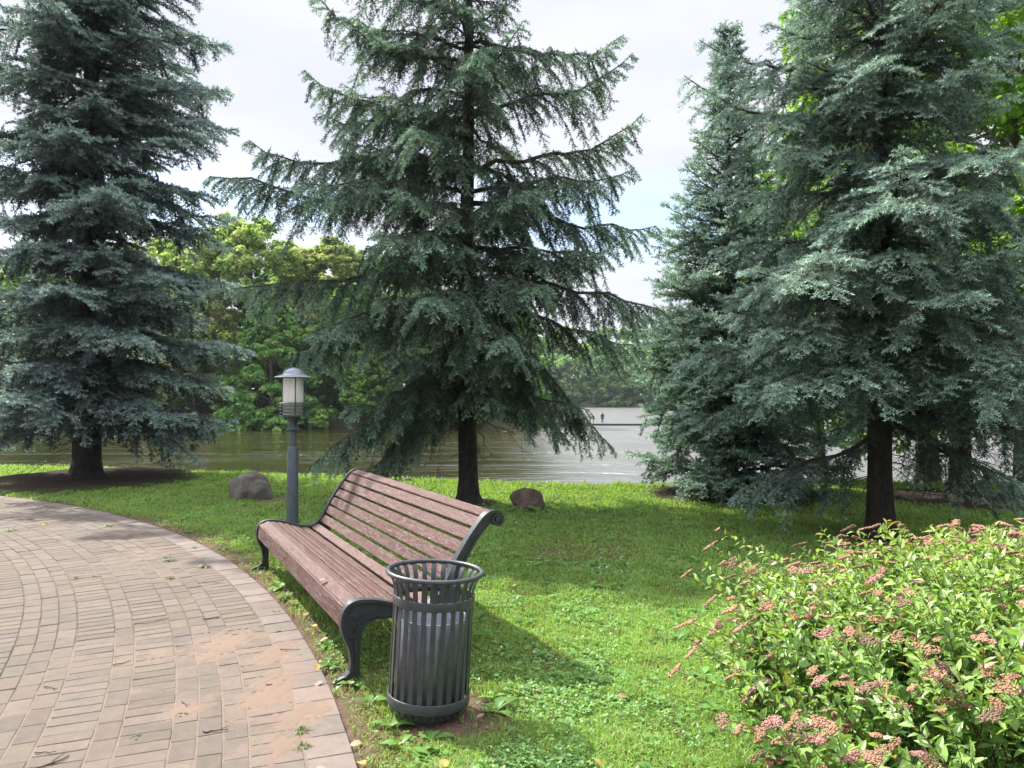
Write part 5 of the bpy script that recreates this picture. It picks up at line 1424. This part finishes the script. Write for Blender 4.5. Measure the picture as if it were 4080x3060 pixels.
def tuft(x, y, s, lab, n=26):
    g = rng; V = []; F = []; C = []; m = 0
    for _ in range(n):
        a = g.random() * 6.28; ln = (0.4 + 0.8 * g.random()); h = s * (0.25 + 0.35 * g.random()); r0 = s * 0.25 * g.random()
        ca, sa = math.cos(a), math.sin(a); w = s * (0.03 + 0.05 * g.random())
        b = np.array([ca * r0, sa * r0, 0]); tip_ = b + np.array([ca * s * ln * 0.8, sa * s * ln * 0.8, h * 0.5]); mid = (b + tip_) / 2 + np.array([0, 0, h * 0.5]); pw = np.array([-sa, ca, 0]) * w
        V += [b - pw * .5, b + pw * .5, mid + pw, mid - pw, tip_]; F.append((m, m + 1, m + 2, m + 3)); F.append((m + 3, m + 2, m + 4, m + 4)); m += 5
        c = np.array([0.10, 0.17, 0.045]) if g.random() < 0.75 else np.array([0.19, 0.17, 0.08])
        C += [c * (0.7 + 0.6 * g.random())] * 5
    F = np.array(F); q = F[:, 2] == F[:, 3]
    o = npmesh('weed_tuft', V, [F[~q], F[q][:, :3]], M_grass, colr=np.array(C)); o.location = (x, y, -0.006); o.scale = (0.75, 0.75, 0.75)
    tag(o, lab, 'weed', 'weed tufts in the joints of the paving')
for x, y, s_, lab in ((-3.28, 7.0, 0.13, 'largest leafy weed tuft in the joints near the kerb beyond the bench'), (-2.83, 6.75, 0.12, 'weed tuft right of the largest one near the kerb'), (-3.75, 6.3, 0.08, 'small weed tuft at the middle of the paving'),
                      (-2.95, 6.3, 0.08, 'small weed tuft beside a faint sand patch near the kerb'), (-4.9, 8.9, 0.12, 'weed tuft among the far bricks below the lawn'), (-6.2, 9.4, 0.12, 'weed tuft among the far bricks at left'),
                      (-5.9, 8.6, 0.13, 'pale weed tuft in the far left paving'), (-0.98, 3.42, 0.08, 'weed tuft on the sand near the lower kerb'), (-0.93, 3.27, 0.07, 'dark weed tuft just below the one on the sand'),
                      (-1.72, 3.36, 0.05, 'tiny weed in a joint above the longest twig'), (-1.62, 3.60, 0.05, 'tiny weed beside the lower sand patch'), (-1.55, 3.05, 0.05, 'tiny weed at the bottom edge of the paving'),
                      (-3.9, 4.75, 0.07, 'weed tuft at the left edge of the paving'), (-4.2, 5.3, 0.08, 'weed tuft by the small left twig'), (-2.27, 6.4, 0.08, 'weed tuft at the inner edge of the kerb'), (-3.45, 4.3, 0.05, 'tiny weed in the lower left joints'),
                      (-3.3, 7.6, 0.07, 'thin weed tuft beyond the largest one'), (-5.3, 9.8, 0.10, 'weed tuft near the far kerb')):
    tuft(x, y, s_, lab)

def fallen(x, y, s, rz, c, lab, z=None):
    V = []; F = []; k = 9; m = 0
    for i in range(k):
        t = i / (k - 1); w = math.sin(math.pi * min(1, t * 1.02)) ** 0.7 * 0.36 * (1 + 0.12 * math.sin(i * 2.7))
        cu = 0.10 * math.sin(t * 3.3 + s * 90) + 0.02
        for sg, up in ((-1, 0.16), (0, 0), (1, 0.22)):
            V.append(((t - 0.5) * s, w * sg * s, (cu + up * w * 1.3 + 0.05) * s))
    for i in range(k - 1):
        for q in (0, 1): b = i * 3 + q; F.append((b, b + 1, b + 4, b + 3))
    C = np.array(c) * (0.85 + 0.3 * rng.random((len(V), 1)))
    o = npmesh('fallen_leaf', V, [np.array(F)], M_dry, smooth=True, colr=C)
    zz = (0.004 if math.hypot(x - PC[0], y - PC[1]) < PR else float(ground_z(x, y)) + 0.035) if z is None else z
    o.location = (x, y, zz); o.rotation_euler = (rng.normal() * 0.25, rng.normal() * 0.25, rz)
    tag(o, lab, 'leaf', 'fallen leaves')
YL = (0.36, 0.27, 0.09); BR = (0.20, 0.11, 0.06); TN = (0.30, 0.22, 0.13); PK = (0.29, 0.17, 0.12)
for a in ((-0.79, 3.05, 0.07, 0.5, TN, 'tan curled leaf on the kerb at the bottom of the path'), (-0.64, 3.13, 0.06, 2.2, YL, 'yellow leaf in the grass strip near the bottom kerb'), (-0.70, 3.3, 0.06, 0.3, TN, 'pale leaf at the edge of the kerb below the bin'),
          (-0.28, 3.03, 0.06, 1.0, YL, 'yellow leaf in the grass right below the bin'), (0.36, 3.05, 0.055, 2.6, YL, 'orange yellow leaf at the bottom of the lawn'), (0.56, 3.72, 0.065, 0.4, PK, 'large pinkish leaf on the open lawn'),
          (0.14, 3.78, 0.05, 1.5, BR, 'brown leaf right of the bin foot'), (0.18, 3.52, 0.05, 2.1, BR, 'brown crumpled leaf below the other brown one on the lawn'), (-0.15, 3.5, 0.045, 0.6, TN, 'small tan leaf right of the bin base'),
          (1.08, 3.38, 0.05, 0.8, TN, 'beige leaf on the lawn near the shrub'), (-0.22, 4.66, 0.07, 0.1, BR, 'brown leaf in the bench shadow'), (0.2, 4.9, 0.045, 1.1, YL, 'small yellow leaf beyond the bench shadow'),
          (-1.05, 3.98, 0.05, 0.4, PK, 'pinkish leaf at the near bench foot'), (-0.86, 3.93, 0.045, 1.9, PK, 'pinkish leaf right of the near bench foot'), (-1.18, 4.6, 0.06, 0.2, TN, 'tan leaf under the near half of the bench'),
          (-1.32, 4.9, 0.05, 2.4, YL, 'yellowish leaf under the middle of the bench'), (-1.45, 5.15, 0.05, 0.9, TN, 'tan leaf under the far half of the bench'), (-2.1, 6.3, 0.05, 1.3, BR, 'brown leaf beside the far bench leg'),
          (-1.12, 4.22, 0.055, 1.7, YL, 'yellow leaf on the soil next to the kerb by the bench'), (-4.55, 6.2, 0.06, 0.3, YL, 'yellow leaf on the left side of the paving'), (-1.32, 3.98, 0.04, 0.2, BR, 'brown leaf on the lower sand patch'),
          (-5.75, 9.0, 0.07, 0.5, YL, 'pale leaf on the far paving'), (0.02, 5.95, 0.05, 0.3, TN, 'pale leaf in the grass behind the bench'), (1.55, 6.1, 0.05, 1.3, YL, 'yellow leaf in the grass beside the shrub tips'), (-0.35, 3.18, 0.045, 2.9, BR, 'small brown leaf in front of the bin')):
    fallen(*a)
p_ = Vector((BO[0], BO[1], 0)) + Vector((BL[0] * 0.55 + BB[0] * 0.03, BL[1] * 0.55 + BB[1] * 0.03, 0.44))
fallen(p_.x, p_.y, 0.05, 0.8, TN, 'tan leaf caught in the gap of the bench seat', z=p_.z - 0.004)
#SPLIT5

# ------------------------------------------------------------------ air between here and the far shore
hb = NB()
x0, x1, y0, y1, z0, z1 = -3010, 3010, -610, 3210, -4.5, 24
hb.add([(x0, y0, z0), (x1, y0, z0), (x1, y1, z0), (x0, y1, z0), (x0, y0, z1), (x1, y0, z1), (x1, y1, z1), (x0, y1, z1)], [np.array([[0, 3, 2, 1], [4, 5, 6, 7], [0, 1, 5, 4], [1, 2, 6, 5], [2, 3, 7, 6], [3, 0, 4, 7]])])
hm = bpy.data.materials.new('thin_air'); hm.use_nodes = True; hm.node_tree.nodes.clear()
ho = hm.node_tree.nodes.new('ShaderNodeOutputMaterial'); hv = hm.node_tree.nodes.new('ShaderNodeVolumePrincipled')
hv.inputs['Color'].default_value = (0.78, 0.87, 1.0, 1); hv.inputs['Density'].default_value = 0.00016; hv.inputs['Anisotropy'].default_value = 0.3
hm.node_tree.links.new(hv.outputs[0], ho.inputs['Volume'])
haze = hb.build('haze', hm); tag(haze, kind='stuff', label='thin pale summer haze over the water in front of the far wood', cat='haze')
